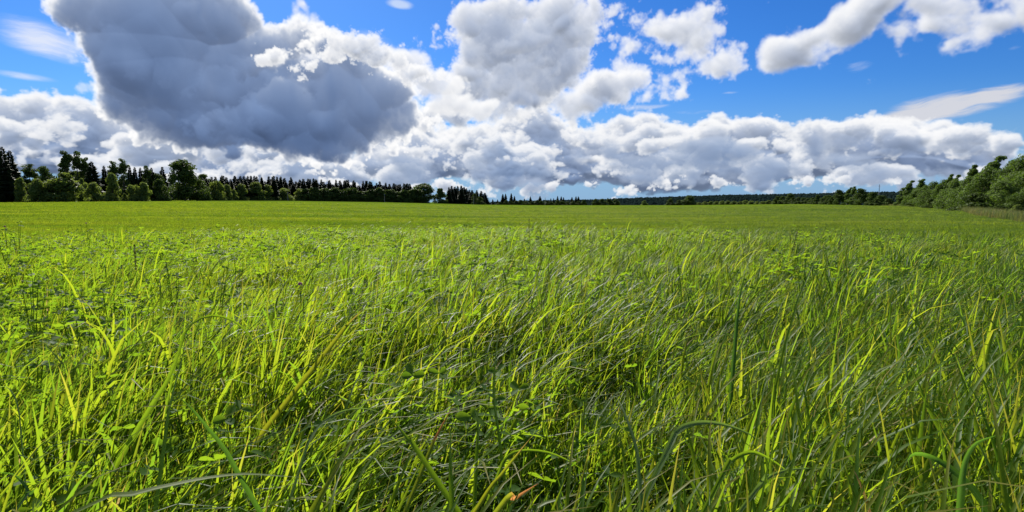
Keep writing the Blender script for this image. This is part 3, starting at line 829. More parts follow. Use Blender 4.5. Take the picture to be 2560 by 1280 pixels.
for px, top, w, lab in [(2190, 496, 40, 'low bush left of the foot of the great right hedge'), (2222, 497, 40, 'low bush at the very end of the great right hedge')]:
    T_('darkbush', 'low_bush', 'bush', lab, px, top, w, 265)
# -- tall wind-swept hedge on the right
WH = [(2256, 468, 34, 245, 'pointy', 'farthest slim tip of the great right hedge'), (2272, 452, 36, 236, 'pointy', 'second slim wind-bent tip of the great right hedge'), (2285, 470, 52, 226, 'windy', 'leafy tree under the two farthest tips of the right hedge'),
      (2297, 446, 40, 214, 'pointy', 'double tip rising third along the great right hedge'), (2308, 466, 60, 200, 'windy', 'rounded tree below the double tip of the right hedge'), (2332, 456, 66, 186, 'windy', 'even rounded tree in the far third of the right hedge'),
      (2352, 454, 60, 172, 'windy', 'rounded tree in the middle of the right hedge, left of the twin tips'), (2370, 437, 34, 166, 'pointy', 'left of the small twin tips in the right hedge'), (2386, 438, 34, 162, 'pointy', 'right of the small twin tips in the right hedge'),
      (2384, 452, 80, 152, 'windy', 'leafy tree under the small twin tips'), (2428, 414, 50, 140, 'pointy', 'wind-bent tip halfway up the near right hedge'), (2420, 442, 100, 134, 'windy', 'full tree below the halfway tip of the right hedge'),
      (2478, 392, 80, 128, 'pointy', 'tallest bent tip of the right hedge against the clouds'), (2462, 424, 120, 122, 'windy', 'full silvery tree below the tallest bent tip'), (2520, 408, 130, 116, 'windy', 'silvery tree right of the tallest bent tip'),
      (2548, 394, 120, 112, 'windy', 'tall silvery tree at the right edge of the picture'), (2600, 386, 150, 106, 'windy', 'silvery tree cut by the right edge'), (2500, 452, 120, 104, 'windy', 'lower leafy tree in front of the silvery trees'),
      (2556, 470, 110, 92, 'windy', 'bright leafy bush-tree low at the right edge'), (2660, 380, 190, 100, 'windy', 'tree just outside the right edge continuing the hedge')]
for px, top, w, Y, k, lab in WH:
    T_(k, 'willow_tree', 'tree', lab, px, top, w, Y, sink=.1)
for px, top, w, Y, lab in [(2440, 482, 110, 106, 'dark twiggy bush at the foot of the tallest right trees'), (2330, 496, 50, 168, 'dark low bush at the foot of the right hedge'), (2385, 490, 60, 138, 'dark low bush under the small twin tips'),
                           (2290, 496, 50, 205, 'dark low bush under the double tip'), (2500, 512, 60, 90, 'low dark bush behind the dry grass')]:
    T_('darkbush', 'low_bush', 'bush', lab, px, top, w, Y)
for px, top, w, Y, lab in [(2545, 512, 46, 72, 'young grey-green willow bush in the dry grass at the right edge'), (2515, 522, 34, 74, 'small grey-green bush in the dry grass strip')]:
    T_('bush', 'small_bush', 'bush', lab, px, top, w, Y)

# -- far wood on the ridge: one mass
r = np.random.default_rng(31)
bx, by = [], []
NV = 9000
ppx = r.uniform(RPX[0] + 5, RPX[-1] - 5, NV); q = r.random(NV) ** 1.2
Yv = YR - 950 * q + 60
base_top = np.array([np.interp(p, RPX, RPY) for p in ppx])
dirs = np.stack([(ppx - 1280) / F_PX, np.ones(NV)], -1)
hzv = EYE + (495 - base_top) / F_PX * YR - 13.0
pz = np.interp(-950 * q + 60, [-1100, -600, -300, 0, 400], [0.0, 0.35, 0.75, 1.0, 0.9])
zb = -45 + (hzv + 45) * pz
xb = dirs[:, 0] * Yv
hh = r.uniform(8, 12, NV); ww = hh * r.uniform(.8, 1.2, NV)
un = np.array([[1, 0, .1], [.31, .95, .1], [-.81, .59, .1], [-.81, -.59, .1], [.31, -.95, .1], [.75, .1, .55], [-.4, .6, .6], [-.35, -.65, .55], [0, 0, 1.0]])
uf = np.array([[0, 1, 5], [1, 6, 5], [1, 2, 6], [2, 3, 6], [3, 7, 6], [3, 4, 7], [4, 0, 5], [4, 5, 7], [5, 6, 8], [6, 7, 8], [7, 5, 8]])
jit = r.uniform(.75, 1.25, (NV, 9, 1))
VV = np.stack([xb, Yv, zb], -1)[:, None, :] + un[None] * jit * np.stack([ww, ww, hh], -1)[:, None, :]
FF = (uf[None] + (np.arange(NV) * 9)[:, None, None]).reshape(-1, 3)
tint = np.repeat(r.random(NV), 9)
m_far, N = new_mat("far_wood_leaves_shade_tinted")
pb = N.n('ShaderNodeBsdfPrincipled'); N.put(pb.inputs['Base Color'], N.mix(attr(N, 'tint'), (0.007, 0.014, 0.013, 1), (0.011, 0.019, 0.016, 1))); pb.inputs['Roughness'].default_value = 1.0; pb.inputs['Specular IOR Level'].default_value = 0.0  # conifers coloured darker and bluer in place of a cloud's shadow
out(m_far, N, pb.outputs[0])
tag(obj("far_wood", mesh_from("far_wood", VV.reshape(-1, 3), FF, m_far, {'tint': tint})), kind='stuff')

# ============================================================ POLES, MAST, HOUSE
m_wood, N = new_mat("weathered_pole_wood")
geo = N.n('ShaderNodeNewGeometry')
wn_, _ = N.noise(N.v('MULTIPLY', geo.outputs['Position'], (9, 9, 1)), 1.0, 4, 0.6, dims='3D')
pb = N.n('ShaderNodeBsdfPrincipled'); N.put(pb.inputs['Base Color'], N.ramp(wn_, [(0.3, (0.20, 0.18, 0.16)), (0.7, (0.36, 0.33, 0.30))])); pb.inputs['Roughness'].default_value = .9
out(m_wood, N, pb.outputs[0])
m_steel, N = new_mat("galvanised_steel")
pb = N.n('ShaderNodeBsdfPrincipled'); pb.inputs['Base Color'].default_value = (0.16, 0.17, 0.18, 1); pb.inputs['Metallic'].default_value = .4; pb.inputs['Roughness'].default_value = .6
out(m_steel, N, pb.outputs[0])
m_porc, N = new_mat("insulator_porcelain")
pb = N.n('ShaderNodeBsdfPrincipled'); pb.inputs['Base Color'].default_value = (0.6, 0.6, 0.58, 1); pb.inputs['Roughness'].default_value = .3
out(m_porc, N, pb.outputs[0])

def pole(px, top, Y, lab):
    d = ray(px, top); X = d[0] / d[1] * Y; zt = EYE + d[2] / d[1] * Y; z0 = float(ground_z(X, Y)); H = zt - z0
    root = bpy.data.objects.new("utility_pole", None); COL.objects.link(root); root.location = (X, Y, z0)
    tag(root, lab, 'utility pole', 'poles along the far edge of the field')
    tv, tf = tube([([[0, 0, -1], [0, 0, H * .5], [0, 0, H]], [.24, .22, .19])], 8)
    obj("post", mesh_from("post", tv, tf, m_wood, smooth=True), root)
    tv, tf = tube([([[-.75, 0, H - .5], [.75, 0, H - .5]], [.07, .07])], 4)
    obj("crossarm", mesh_from("crossarm", tv, tf, m_wood), root)
    for x in (-.65, .65, 0):
        zz = H - .45 if x else H
        tv, tf = tube([([[x, 0, zz], [x, 0, zz + .1], [x, 0, zz + .25]], [.05, .09, .05])], 8)
        obj("insulator", mesh_from("insulator", tv, tf, m_porc), root)
pole(719, 481, 556, 'first pole from the left, before the dark spruce row')
pole(961, 485, 604, 'second pole from the left, before the dark bushes')
pole(1184, 491, 612, 'third pole, at the end of the wood beside the short birch')
pole(1363, 494, 672, 'fourth and last pole, standing among the thin spruce row')

def mast(px, top, Y, wid, lab):
    d = ray(px, top); X = d[0] / d[1] * Y; zt = EYE + d[2] / d[1] * Y
    z0 = zt - 52
    root = bpy.data.objects.new("lattice_mast", None); COL.objects.link(root); root.location = (X, Y, z0)
    tag(root, lab, 'mast')
    H = 52.0
    for sx in (-1, 1):
        for sy in (-1, 1):
            tv, tf = tube([([[sx * wid, sy * wid, 0], [sx * wid * .3, sy * wid * .3, H]], [.35, .25])], 4)
            obj("leg", mesh_from("leg", tv, tf, m_steel), root)
    paths = []
    for i in range(9):
        za, zb_ = H * i / 9, H * (i + 1) / 9
        wa, wb = wid * (1 - .7 * i / 9), wid * (1 - .7 * (i + 1) / 9)
        for sy in (-1, 1):
            paths.append(([[-wa, sy * wa, za], [wb, sy * wb, zb_]], [.16, .16])); paths.append(([[wa, sy * wa, za], [-wb, sy * wb, zb_]], [.16, .16]))
            paths.append(([[sy * wa, -wa, za], [sy * wb, wb, zb_]], [.16, .16]))
    tv, tf = tube(paths, 3)
    obj("lattice_bracing", mesh_from("lattice_bracing", tv, tf, m_steel), root)
    for i, (zz, L) in enumerate(((H * .78, 6.5), (H * .92, 5))):
        tv, tf = tube([([[-L, 0, zz], [0, 0, zz + .8], [L, 0, zz]], [.2, .35, .2])], 4)
        obj("crossarm", mesh_from("crossarm", tv, tf, m_steel), root)
mast(2199, 461, 2900, 2.0, 'lattice mast standing on the wooded ridge left of the great right hedge')

# ============================================================ GRASS
m_grass, N = new_mat("meadow_grass_blade")
tb = attr(N, 'tint'); ta = attr(N, 'along'); oi = N.n('ShaderNodeObjectInfo')
geo = N.n('ShaderNodeNewGeometry')
big, _ = N.noise(geo.outputs['Position'], 0.55, 3, 0.5, dims='3D')
hue = N.m('MULTIPLY_ADD', oi.outputs['Random'], 0.25, N.m('MULTIPLY_ADD', tb, 0.5, N.m('MULTIPLY', N.m('SUBTRACT', big, 0.4), 0.6)), clamp=True)
refl = N.ramp(hue, [(0.0, (0.021, 0.058, 0.007)), (0.35, (0.038, 0.086, 0.008)), (0.7, (0.066, 0.113, 0.009)), (0.95, (0.098, 0.130, 0.012)), (1.0, (0.20, 0.16, 0.05))])
trn = N.ramp(hue, [(0.0, (0.160, 0.338, 0.018)), (0.35, (0.265, 0.425, 0.016)), (0.7, (0.395, 0.495, 0.016)), (0.95, (0.475, 0.50, 0.025)), (1.0, (0.54, 0.37, 0.06))])
straw = N.m('GREATER_THAN', tb, 0.982)
refl = N.mix(straw, refl, (0.30, 0.23, 0.11, 1)); trn = N.mix(straw, trn, (0.34, 0.25, 0.10, 1))
tipn = N.m('MULTIPLY', N.ss(ta, 0.72, 1.0), N.m('GREATER_THAN', tb, 0.80))
refl = N.mix(N.m('MULTIPLY', tipn, 0.7), refl, (0.24, 0.19, 0.05, 1))
trn = N.mix(N.m('MULTIPLY', tipn, 0.6), trn, (0.55, 0.40, 0.06, 1))
leaf_shader(m_grass, N, refl, trn, 0.54, 0.42, 0.10)

m_sward, N = new_mat("field_sward_blade")
tb = attr(N, 'tint'); oi = N.n('ShaderNodeObjectInfo'); geo = N.n('ShaderNodeNewGeometry')
band, _ = N.noise(N.v('MULTIPLY', geo.outputs['Position'], (0.025, 0.13, 0.0)), 1.0, 5, 0.62, dims='3D')
hue = N.m('MULTIPLY_ADD', oi.outputs['Random'], 0.25, N.m('MULTIPLY_ADD', tb, 0.30, N.m('MULTIPLY', N.m('SUBTRACT', band, 0.36), 2.4)), clamp=True)
refl = N.ramp(hue, [(0.0, (0.026, 0.066, 0.010)), (0.5, (0.056, 0.106, 0.012)), (1.0, (0.105, 0.150, 0.020))])
trn = N.ramp(hue, [(0.0, (0.10, 0.20, 0.010)), (0.5, (0.22, 0.325, 0.012)), (1.0, (0.35, 0.415, 0.020))])
leaf_shader(m_sward, N, refl, trn, 0.46, 0.6, 0.12)

m_clover, N = new_mat("clover_leaf")
tb = attr(N, 'tint'); oi = N.n('ShaderNodeObjectInfo')
hue = N.m('MULTIPLY_ADD', oi.outputs['Random'], 0.3, N.m('MULTIPLY', tb, 0.7), clamp=True)
leaf_shader(m_clover, N, N.mix(hue, (0.030, 0.075, 0.016, 1), (0.070, 0.125, 0.022, 1)), N.mix(hue, (0.16, 0.32, 0.012, 1), (0.36, 0.52, 0.015, 1)), 0.5, 0.6, 0.06)

def blade_arrays(r, root, L, Wd, az, th0, th1, pw=1.5, twist=0.0, seg=6, fold=0.25):
    """one grass blade: a folded, tapering ribbon that bends over"""
    t = np.linspace(0, 1, seg + 1)
    th = th0 + (th1 - th0) * t ** pw
    ds = L / seg
    d = np.stack([np.sin(th) * math.cos(az), np.sin(th) * math.sin(az), np.cos(th)], -1)
    p = np.vstack([[0, 0, 0], np.cumsum(d[:-1] * ds, 0)]) + root
    tw = az + math.pi / 2 + twist * t + r.uniform(-.5, .5)
    s = np.stack([np.cos(tw), np.sin(tw), np.zeros_like(t)], -1)
    w = Wd * 0.5 * np.minimum(1, .45 + 1.8 * t) * np.clip(1 - t ** 2.6, 0.02, 1)
    nrm = np.cross(d, s)
    V = np.stack([p - s * w[:, None] + nrm * (fold * w)[:, None], p, p + s * w[:, None] + nrm * (fold * w)[:, None]], 1).reshape(-1, 3)
    Fq = []
    for i in range(seg):
        a = i * 3
        Fq += [(a, a + 1, a + 4, a + 3), (a + 1, a + 2, a + 5, a + 4)]
    return V, np.array(Fq), np.repeat(t, 3)

def join(parts):
    V, Fq, A, Tn, off = [], [], [], [], 0
    for v, f, a, tn in parts:
        V.append(v); Fq.append(f + off); A.append(a); Tn.append(np.full(len(v), tn)); off += len(v)
    return np.vstack(V), np.vstack(Fq), np.concatenate(A), np.concatenate(Tn)

WIND = 0.25                          # blades lean to the right and a little away
def tuft(seed, n, rad, L0, L1, w0, w1, th0, th1, spread, seg=6, mat=None):
    r = np.random.default_rng(seed); P_ = []
    for _ in range(n):
        a = r.uniform(0, 2 * math.pi); q = rad * math.sqrt(r.random())
        L = r.uniform(L0, L1); long_ = r.random() < .22
        az = WIND + r.normal() * spread * (.6 if long_ else 1)
        V, Fq, A = blade_arrays(r, np.array([q * math.cos(a), q * math.sin(a), 0]), L * (1.3 if long_ else 1), r.uniform(w0, w1), az,
                                abs(r.normal()) * .12 + th0, r.uniform(*th1) + (1.1 if long_ else 0), r.uniform(1.2, 2.2), r.normal() * .6, seg)
        P_.append((V, Fq, A, r.random()))
    V, Fq, A, Tn = join(P_)
    return mesh_from("grass_tuft", V, Fq, mat or m_grass, {'along': A, 'tint': Tn}, smooth=True)

def leaflet(c, u, w, nrm, L, Wd):
    t = np.array([0, .25, .55, .85, 1.0]); ww = np.array([.08, .62, 1.0, .75, .12]) * Wd / 2
    rows = []
    for ti, wi in zip(t, ww):
        rows += [c + u * L * ti - w * wi + nrm * wi * .35, c + u * L * ti, c + u * L * ti + w * wi + nrm * wi * .35]
    V = np.array(rows); Fq = []
    for i in range(4):
        a = i * 3; Fq += [(a, a + 1, a + 4, a + 3), (a + 1, a + 2, a + 5, a + 4)]
    return V, np.array(Fq)

def trefoil(r, c, L):
    """three leaflets round a stalk tip"""
    P_ = []; a0 = r.uniform(0, 6.28); tilt = np.array([r.normal() * .7, r.normal() * .7, 1]); tilt /= np.linalg.norm(tilt)
    for k in range(3):
        a = a0 + k * 2.094 + r.normal() * .15
        u = np.array([math.cos(a), math.sin(a), r.uniform(-.25, .35)]); u -= tilt * (u @ tilt) * .6; u /= np.linalg.norm(u)
        w = np.cross(tilt, u); w /= np.linalg.norm(w)
        V, Fq = leaflet(c, u, w, np.cross(u, w), L * r.uniform(.85, 1.15), L * .62)
        P_.append((V, Fq, np.full(len(V), .3), r.random()))
    return P_

def clover_patch(seed, n, rad, h0, h1, L):
    r = np.random.default_rng(seed); P_ = []
    for _ in range(n):
        a = r.uniform(0, 6.28); q = rad * math.sqrt(r.random()); h = r.uniform(h0, h1)
        root = np.array([q * math.cos(a), q * math.sin(a), 0]); az = r.uniform(0, 6.28)
        V, Fq, A = blade_arrays(r, root, h, .004, az, .05, .45, 1.5, 0, 4)
        P_.append((V, Fq, A, .2))
        P_ += trefoil(r, V[-2], r.uniform(.7, 1.25) * L)
    V, Fq, A, Tn = join(P_)
    return mesh_from("clover_patch", V, Fq, m_clover, {'along': A, 'tint': Tn}, smooth=True)

def source_collection(name, meshes):
    c = bpy.data.collections.new(name)              # sources only; never linked into the scene
    for i, me in enumerate(meshes):
        o = bpy.data.objects.new("%s_%02d" % (me.name.split('.')[0], i), me); c.objects.link(o)
    return c

def scatter(name, pts, rot, scl, pick, coll, label=None):
    me = bpy.data.meshes.new(name)
    me.vertices.add(len(pts)); me.vertices.foreach_set('co', np.asarray(pts, np.float32).ravel())
    for an, av, ty in (('rot', rot, 'FLOAT_VECTOR'), ('scl', scl, 'FLOAT_VECTOR')):
        at = me.attributes.new(an, ty, 'POINT'); at.data.foreach_set('vector', np.asarray(av, np.float32).ravel())
    at = me.attributes.new('pick', 'INT', 'POINT'); at.data.foreach_set('value', np.asarray(pick, np.int32))
    me.update()
    o = obj(name, me)
    g = bpy.data.node_groups.new(name + "_scatter", 'GeometryNodeTree')
    g.interface.new_socket(name="Geometry", in_out='INPUT', socket_type='NodeSocketGeometry')
    g.interface.new_socket(name="Geometry", in_out='OUTPUT', socket_type='NodeSocketGeometry')
    n = g.nodes; gi = n.new('NodeGroupInput'); go = n.new('NodeGroupOutput')
    ci = n.new('GeometryNodeCollectionInfo'); ci.inputs[0].default_value = coll; ci.inputs['Separate Children'].default_value = True; ci.inputs['Reset Children'].default_value = True
    ip = n.new('GeometryNodeInstanceOnPoints'); ip.inputs['Pick Instance'].default_value = True
    def na_(nm, ty):
        q = n.new('GeometryNodeInputNamedAttribute'); q.data_type = ty; q.inputs[0].default_value = nm
        return [s for s in q.outputs if s.enabled and s.name == 'Attribute'][0]
    e2r = n.new('FunctionNodeEulerToRotation')
    L = g.links
    L.new(gi.outputs[0], ip.inputs['Points']); L.new(ci.outputs[0], ip.inputs['Instance'])
    L.new(na_('pick', 'INT'), ip.inputs['Instance Index'])
    L.new(na_('rot', 'FLOAT_VECTOR'), e2r.inputs[0]); L.new(e2r.outputs[0], ip.inputs['Rotation'])
    L.new(na_('scl', 'FLOAT_VECTOR'), ip.inputs['Scale'])
    L.new(ip.outputs[0], go.inputs[0])
    md = o.modifiers.new("scatter", 'NODES'); md.node_group = g
    tag(o, kind='stuff')
    return o

r = np.random.default_rng(91)
tufts = [tuft(600 + i, 46, .13, .26, .45, .007, .016, .03, (.15, .95), 1.25) for i in range(8)]
tufts += [tuft(640 + i, 40, .13, .34, .54, .006, .012, .13, (.6, 1.5), .6, 7) for i in range(6)]
tufts_mid = [tuft(720 + i, 50, .16, .22, .40, .006, .013, .10, (.9, 1.9), .95, 6) for i in range(8)]
tufts += [tuft(670 + i, 26, .12, .34, .60, .013, .021, .05, (.3, 1.7), .9, 8) for i in range(5)]
NA, NS, NW = 8, 6, 5
tufts += tufts_mid
NM = 8
coll_grass = source_collection("grass_sources", tufts)

def polar(n, r0, r1, pw, half):
    """points with density falling with distance"""
    u = r.random(n); k = 2 - pw
    rr = (r0 ** k + u * (r1 ** k - r0 ** k)) ** (1 / k)
    aa = r.uniform(-half, half, n)
    return rr * np.sin(aa), rr * np.cos(aa), rr

def near_grass():
    xs, ys, rs = [], [], []
    for n, r0, r1, pw in ((6000, .35, 4.0, .9), (15500, 4.0, 15.5, .75), (2600, 15.0, 34.0, 1.7)):
        a, b, c = polar(n, r0, r1, pw, math.radians(58)); xs.append(a); ys.append(b); rs.append(c)
    a = r.uniform(-2.6, 2.6, 700); b = r.uniform(-2.4, .3, 700); xs.append(a); ys.append(b); rs.append(np.hypot(a, b))
    x, y, rr = map(np.concatenate, (xs, ys, rs))
    keep = ~((np.abs(x) < .3) & (y > -.3) & (y < .45))
    x, y, rr = x[keep], y[keep], rr[keep]
    hole = noise2(x * 2.0 + 7, y * 2.4 + 2) + .55 * noise2(x * 6.5, y * 7.0)
    k = r.random(len(x)) < np.where((hole < -.30) & (rr < 9), np.where(rr < 5, .16, .4), 1.0)
    x, y, rr, hole = x[k], y[k], rr[k], hole[k]
    n = len(x); z = ground_z(x, y) - .01
    # hollows, and long wind-swept swaths on the right
    hgt = 1 + .18 * noise2(x * 1.3 + 2, y * 1.5) + .22 * np.clip(hole, -.9, .8) + .10 * r.normal(size=n)
    az = np.arctan2(x, np.maximum(y, .1))
    sweep = np.clip(.03 + .40 * az + .30 * noise2(x * .8 + 5, y * .9), 0.03, .7)
    u = r.random(n)
    pick = np.where(u < sweep, NA + r.integers(0, NS, n), r.integers(0, NA, n))
    mat_ = (pick < NA) & (r.random(n) < np.clip((rr - 2.2) / 3.5, .15, .85))      # farther off one looks onto bent-over tips
    pick = np.where(mat_, NA + NS + NW + r.integers(0, NM, n), pick)
    wide = r.random(n) < np.where(rr < 4, .20, .07)
    pick = np.where(wide, NA + NS + r.integers(0, NW, n), pick)
    hgt *= np.where(pick >= NA, 1.0, .98) * np.where(rr < 1.3, .86, 1.0) * np.clip(1.04 - .016 * rr, .55, 1)
    s = r.uniform(.85, 1.15, n)
    hgt = hgt * np.where((pick >= NA) & (pick < NA + NS) & (rr > 3), .86, 1.0)
    scl = np.stack([s, s, s * hgt], -1)
    rot = np.stack([r.normal(size=n) * .10, r.normal(size=n) * .10, r.normal(size=n) * .5], -1)
    return scatter("meadow_grass", np.stack([x, y, z], -1), rot, scl, pick, coll_grass)
near_grass()

# the field beyond the rise: shorter even sward
ft = [tuft(700 + i, 44, .34, .10, .19, .010, .020, .08, (.5, 1.4), 1.0, 3, m_sward) for i in range(8)]
coll_field = source_collection("field_sources", ft)
def field_grass():
    x, y, rr = polar(120000, 12.5, 330.0, 1.5, math.radians(50))
    az = np.arctan2(x, y); inside = y < edge_y(az) + 3.0
    thin = noise2(x * .06, y * .22) + .6 * noise2(x * .3 + 3, y * .9)
    inside &= r.random(len(x)) < np.where(thin < -.55, .45, 1)
    x, y, rr = x[inside], y[inside], rr[inside]; n = len(x)
    z = ground_z(x, y) - .02
    s = r.uniform(.8, 1.2, n) * np.clip(rr / 45, .8, 3.0) ** .6
    hgt = r.uniform(.75, 1.2, n) * (1 + .35 * noise2(x * .2, y * .6)) * np.clip(rr / 90, 1, 1.5)
    rot = np.stack([np.zeros(n), np.zeros(n), r.normal(size=n) * .6], -1)
    return scatter("field_grass", np.stack([x, y, z], -1), rot, np.stack([s, s, hgt], -1), r.integers(0, 8, n), coll_field)
field_grass()

# clover growing through the grass, thick on the left, in patches elsewhere
coll_clover = source_collection("clover_sources", [clover_patch(800 + i, 16, .16, .18, .44, .032) for i in range(8)])
def clover():
    x, y, rr = polar(4200, 1.3, 14.5, .9, math.radians(56))
    x2, y2, r2_ = polar(2600, 14.0, 75.0, 1.4, math.radians(50))
    k2 = (y2 < edge_y(np.arctan2(x2, y2)) - 3) & (noise2(x2 * .22 + 2, y2 * .35) > .15)
    x, y, rr = np.concatenate([x, x2[k2]]), np.concatenate([y, y2[k2]]), np.concatenate([rr, r2_[k2]])
    az = np.arctan2(x, y)
    want = .18 - .62 * az + .85 * noise2(x * .9 + 1, y * 1.1 + 2) + np.where(rr > 4, .12, 0) + np.where(np.abs(rr - 11) < 3, .25, 0)
    k = r.random(len(x)) < np.clip(want, .01, .9) * np.where(rr < 2.6, .35, .62)
    x, y, rr = x[k], y[k], rr[k]; n = len(x)
    s = r.uniform(.85, 1.25, n)
    rot = np.stack([np.zeros(n), np.zeros(n), r.uniform(0, 6.28, n)], -1)
    return scatter("clover", np.stack([x, y, ground_z(x, y)], -1), rot, np.stack([s, s, s * r.uniform(.9, 1.2, n)], -1), r.integers(0, 8, n), coll_clover)
clover()

# dry tall grass in front of the right hedge
m_dry, N = new_mat("dry_grass_blade")
tb = attr(N, 'tint'); oi = N.n('ShaderNodeObjectInfo')
hue = N.m('MULTIPLY_ADD', oi.outputs['Random'], 0.6, N.m('MULTIPLY', tb, 0.4), clamp=True)
leaf_shader(m_dry, N, N.ramp(hue, [(0, (.05, .10, .02)), (.55, (.10, .125, .035)), (1, (.25, .19, .07))]), N.ramp(hue, [(0, (.10, .19, .02)), (.55, (.20, .22, .04)), (1, (.36, .27, .08))]), .4, .6, .2)
def dry_tuft(seed):
    r_ = np.random.default_rng(seed); P_ = []
    for _ in range(34):
        a = r_.uniform(0, 6.28); q = .4 * math.sqrt(r_.random())
        V, Fq, A = blade_arrays(r_, np.array([q * math.cos(a), q * math.sin(a), 0]), r_.uniform(.5, 1.05), r_.uniform(.012, .03), WIND + r_.normal() * .8, .08, r_.uniform(.3, 1.0), 1.6, 0, 3)
        P_.append((V, Fq, A, r_.random()))
    V, Fq, A, Tn = join(P_)
    return mesh_from("dry_tuft", V, Fq, m_dry, {'along': A, 'tint': Tn}, smooth=True)
coll_dry = source_collection("dry_sources", [dry_tuft(900 + i) for i in range(6)])
def dry_grass():
    n = 14000
    px = r.uniform(2190, 2900, n); yy = edge_y(np.arctan((px - 1280) / F_PX)) 
    y = yy * (1 + r.uniform(-.02, .30, n) - np.where(px > 2375, .34 * r.random(n) ** .8, 0) * np.clip((px - 2375) / 60, 0, 1)); x = (px - 1280) / F_PX * y
    s = r.uniform(.7, 1.25, n)
    rot = np.stack([np.zeros(n), np.zeros(n), r.normal(size=n) * .5], -1)
    scatter("dry_grass", np.stack([x, y, ground_z(x, y) - .02], -1), rot, np.stack([s, s, s * r.uniform(.7, 1.2, n)], -1), r.integers(0, 6, n), coll_dry)
    # rough verge at the foot of the left wood
    px = r.uniform(-350, 520, n); yy = edge_y(np.arctan((px - 1280) / F_PX))
    y = yy + r.uniform(-1, 9, n); x = (px - 1280) / F_PX * y
    s = r.uniform(.8, 1.5, n)
    scatter("verge_grass", np.stack([x, y, ground_z(x, y) - .02], -1), rot, np.stack([s * 1.5, s * 1.5, s * 1.1], -1), r.integers(0, 8, n), coll_field)
dry_grass()

# ============================================================ BLADES, WEEDS AND FLOWERS ONE CAN POINT AT
def blade_mat(name, refl, trans, tip=None, stripe=0.0):
    m, N = new_mat(name)
    ta = attr(N, 'along'); ac = attr(N, 'across'); oi = N.n('ShaderNodeObjectInfo')
    c, t = (*refl, 1), (*trans, 1)
    geo = N.n('ShaderNodeNewGeometry')
    sp, _ = N.noise(geo.outputs['Position'], 60.0, 3, 0.6, dims='3D')
    vein = N.m('MULTIPLY_ADD', N.m('SINE', N.m('MULTIPLY', ac, 34.0)), 0.5, 0.5)
    k = N.m('MULTIPLY_ADD', vein, 0.35, N.m('MULTIPLY', sp, 0.5), clamp=True)
    rc = N.mix(k, tuple(x * .75 for x in refl) + (1,), tuple(x * 1.35 for x in refl) + (1,))
    tcol = N.mix(k, tuple(x * .8 for x in trans) + (1,), tuple(min(1, x * 1.15) for x in trans) + (1,))
    if stripe:
        mid = N.ss(N.m('ABSOLUTE', ac), 0.16, 0.04)
        rc = N.mix(N.m('MULTIPLY', mid, stripe), rc, (0.34, 0.36, 0.20, 1))
    if tip:
        f = N.ss(N.m('MULTIPLY_ADD', sp, 0.14, ta), tip[1], tip[1] + .14)
        rc = N.mix(f, rc, (*tip[0], 1)); tcol = N.mix(f, tcol, (*[min(1, x * 1.6) for x in tip[0]], 1))
    leaf_shader(m, N, rc, tcol, 0.58, 0.5, 0.08)
    return m
B_GREEN = blade_mat("wide_blade_green", (0.060, 0.115, 0.018), (0.32, 0.50, 0.015))
B_DARK = blade_mat("wide_blade_dark", (0.032, 0.080, 0.024), (0.14, 0.30, 0.02), stripe=.3)
B_STRIPE = blade_mat("wide_blade_striped", (0.085, 0.125, 0.030), (0.55, 0.62, 0.03), stripe=.6)
B_PALE = blade_mat("wide_blade_pale", (0.11, 0.16, 0.07), (0.26, 0.40, 0.05), stripe=.5)
B_YELLOW = blade_mat("wide_blade_yellow", (0.14, 0.16, 0.02), (0.52, 0.54, 0.02), tip=((.40, .27, .05), .80))
B_ORANGE = blade_mat("wide_blade_orange_tip", (0.10, 0.14, 0.02), (0.42, 0.48, 0.02), tip=((.42, .17, .05), .62))
B_BROWN = blade_mat("blade_dying_brown", (0.22, 0.14, 0.06), (0.34, 0.20, 0.06))

def catmull(P_, n):
    P_ = np.asarray(P_, float); Q = np.vstack([2 * P_[0] - P_[1], P_, 2 * P_[-1] - P_[-2]]); res = []
    per = max(2, n // (len(P_) - 1))
    for i in range(1, len(Q) - 2):
        for t in np.linspace(0, 1, per, endpoint=False):
            a, b, c, d = Q[i - 1], Q[i], Q[i + 1], Q[i + 2]
            res.append(.5 * ((2 * b) + (-a + c) * t + (2 * a - 5 * b + 4 * c - d) * t * t + (-a + 3 * b - 3 * c + d) * t ** 3))
    res.append(P_[-1]); return np.array(res)

def at(px, py, Y):
    d = ray(px, py)
    return np.array([d[0] / d[1] * Y, Y, EYE + d[2] / d[1] * Y])

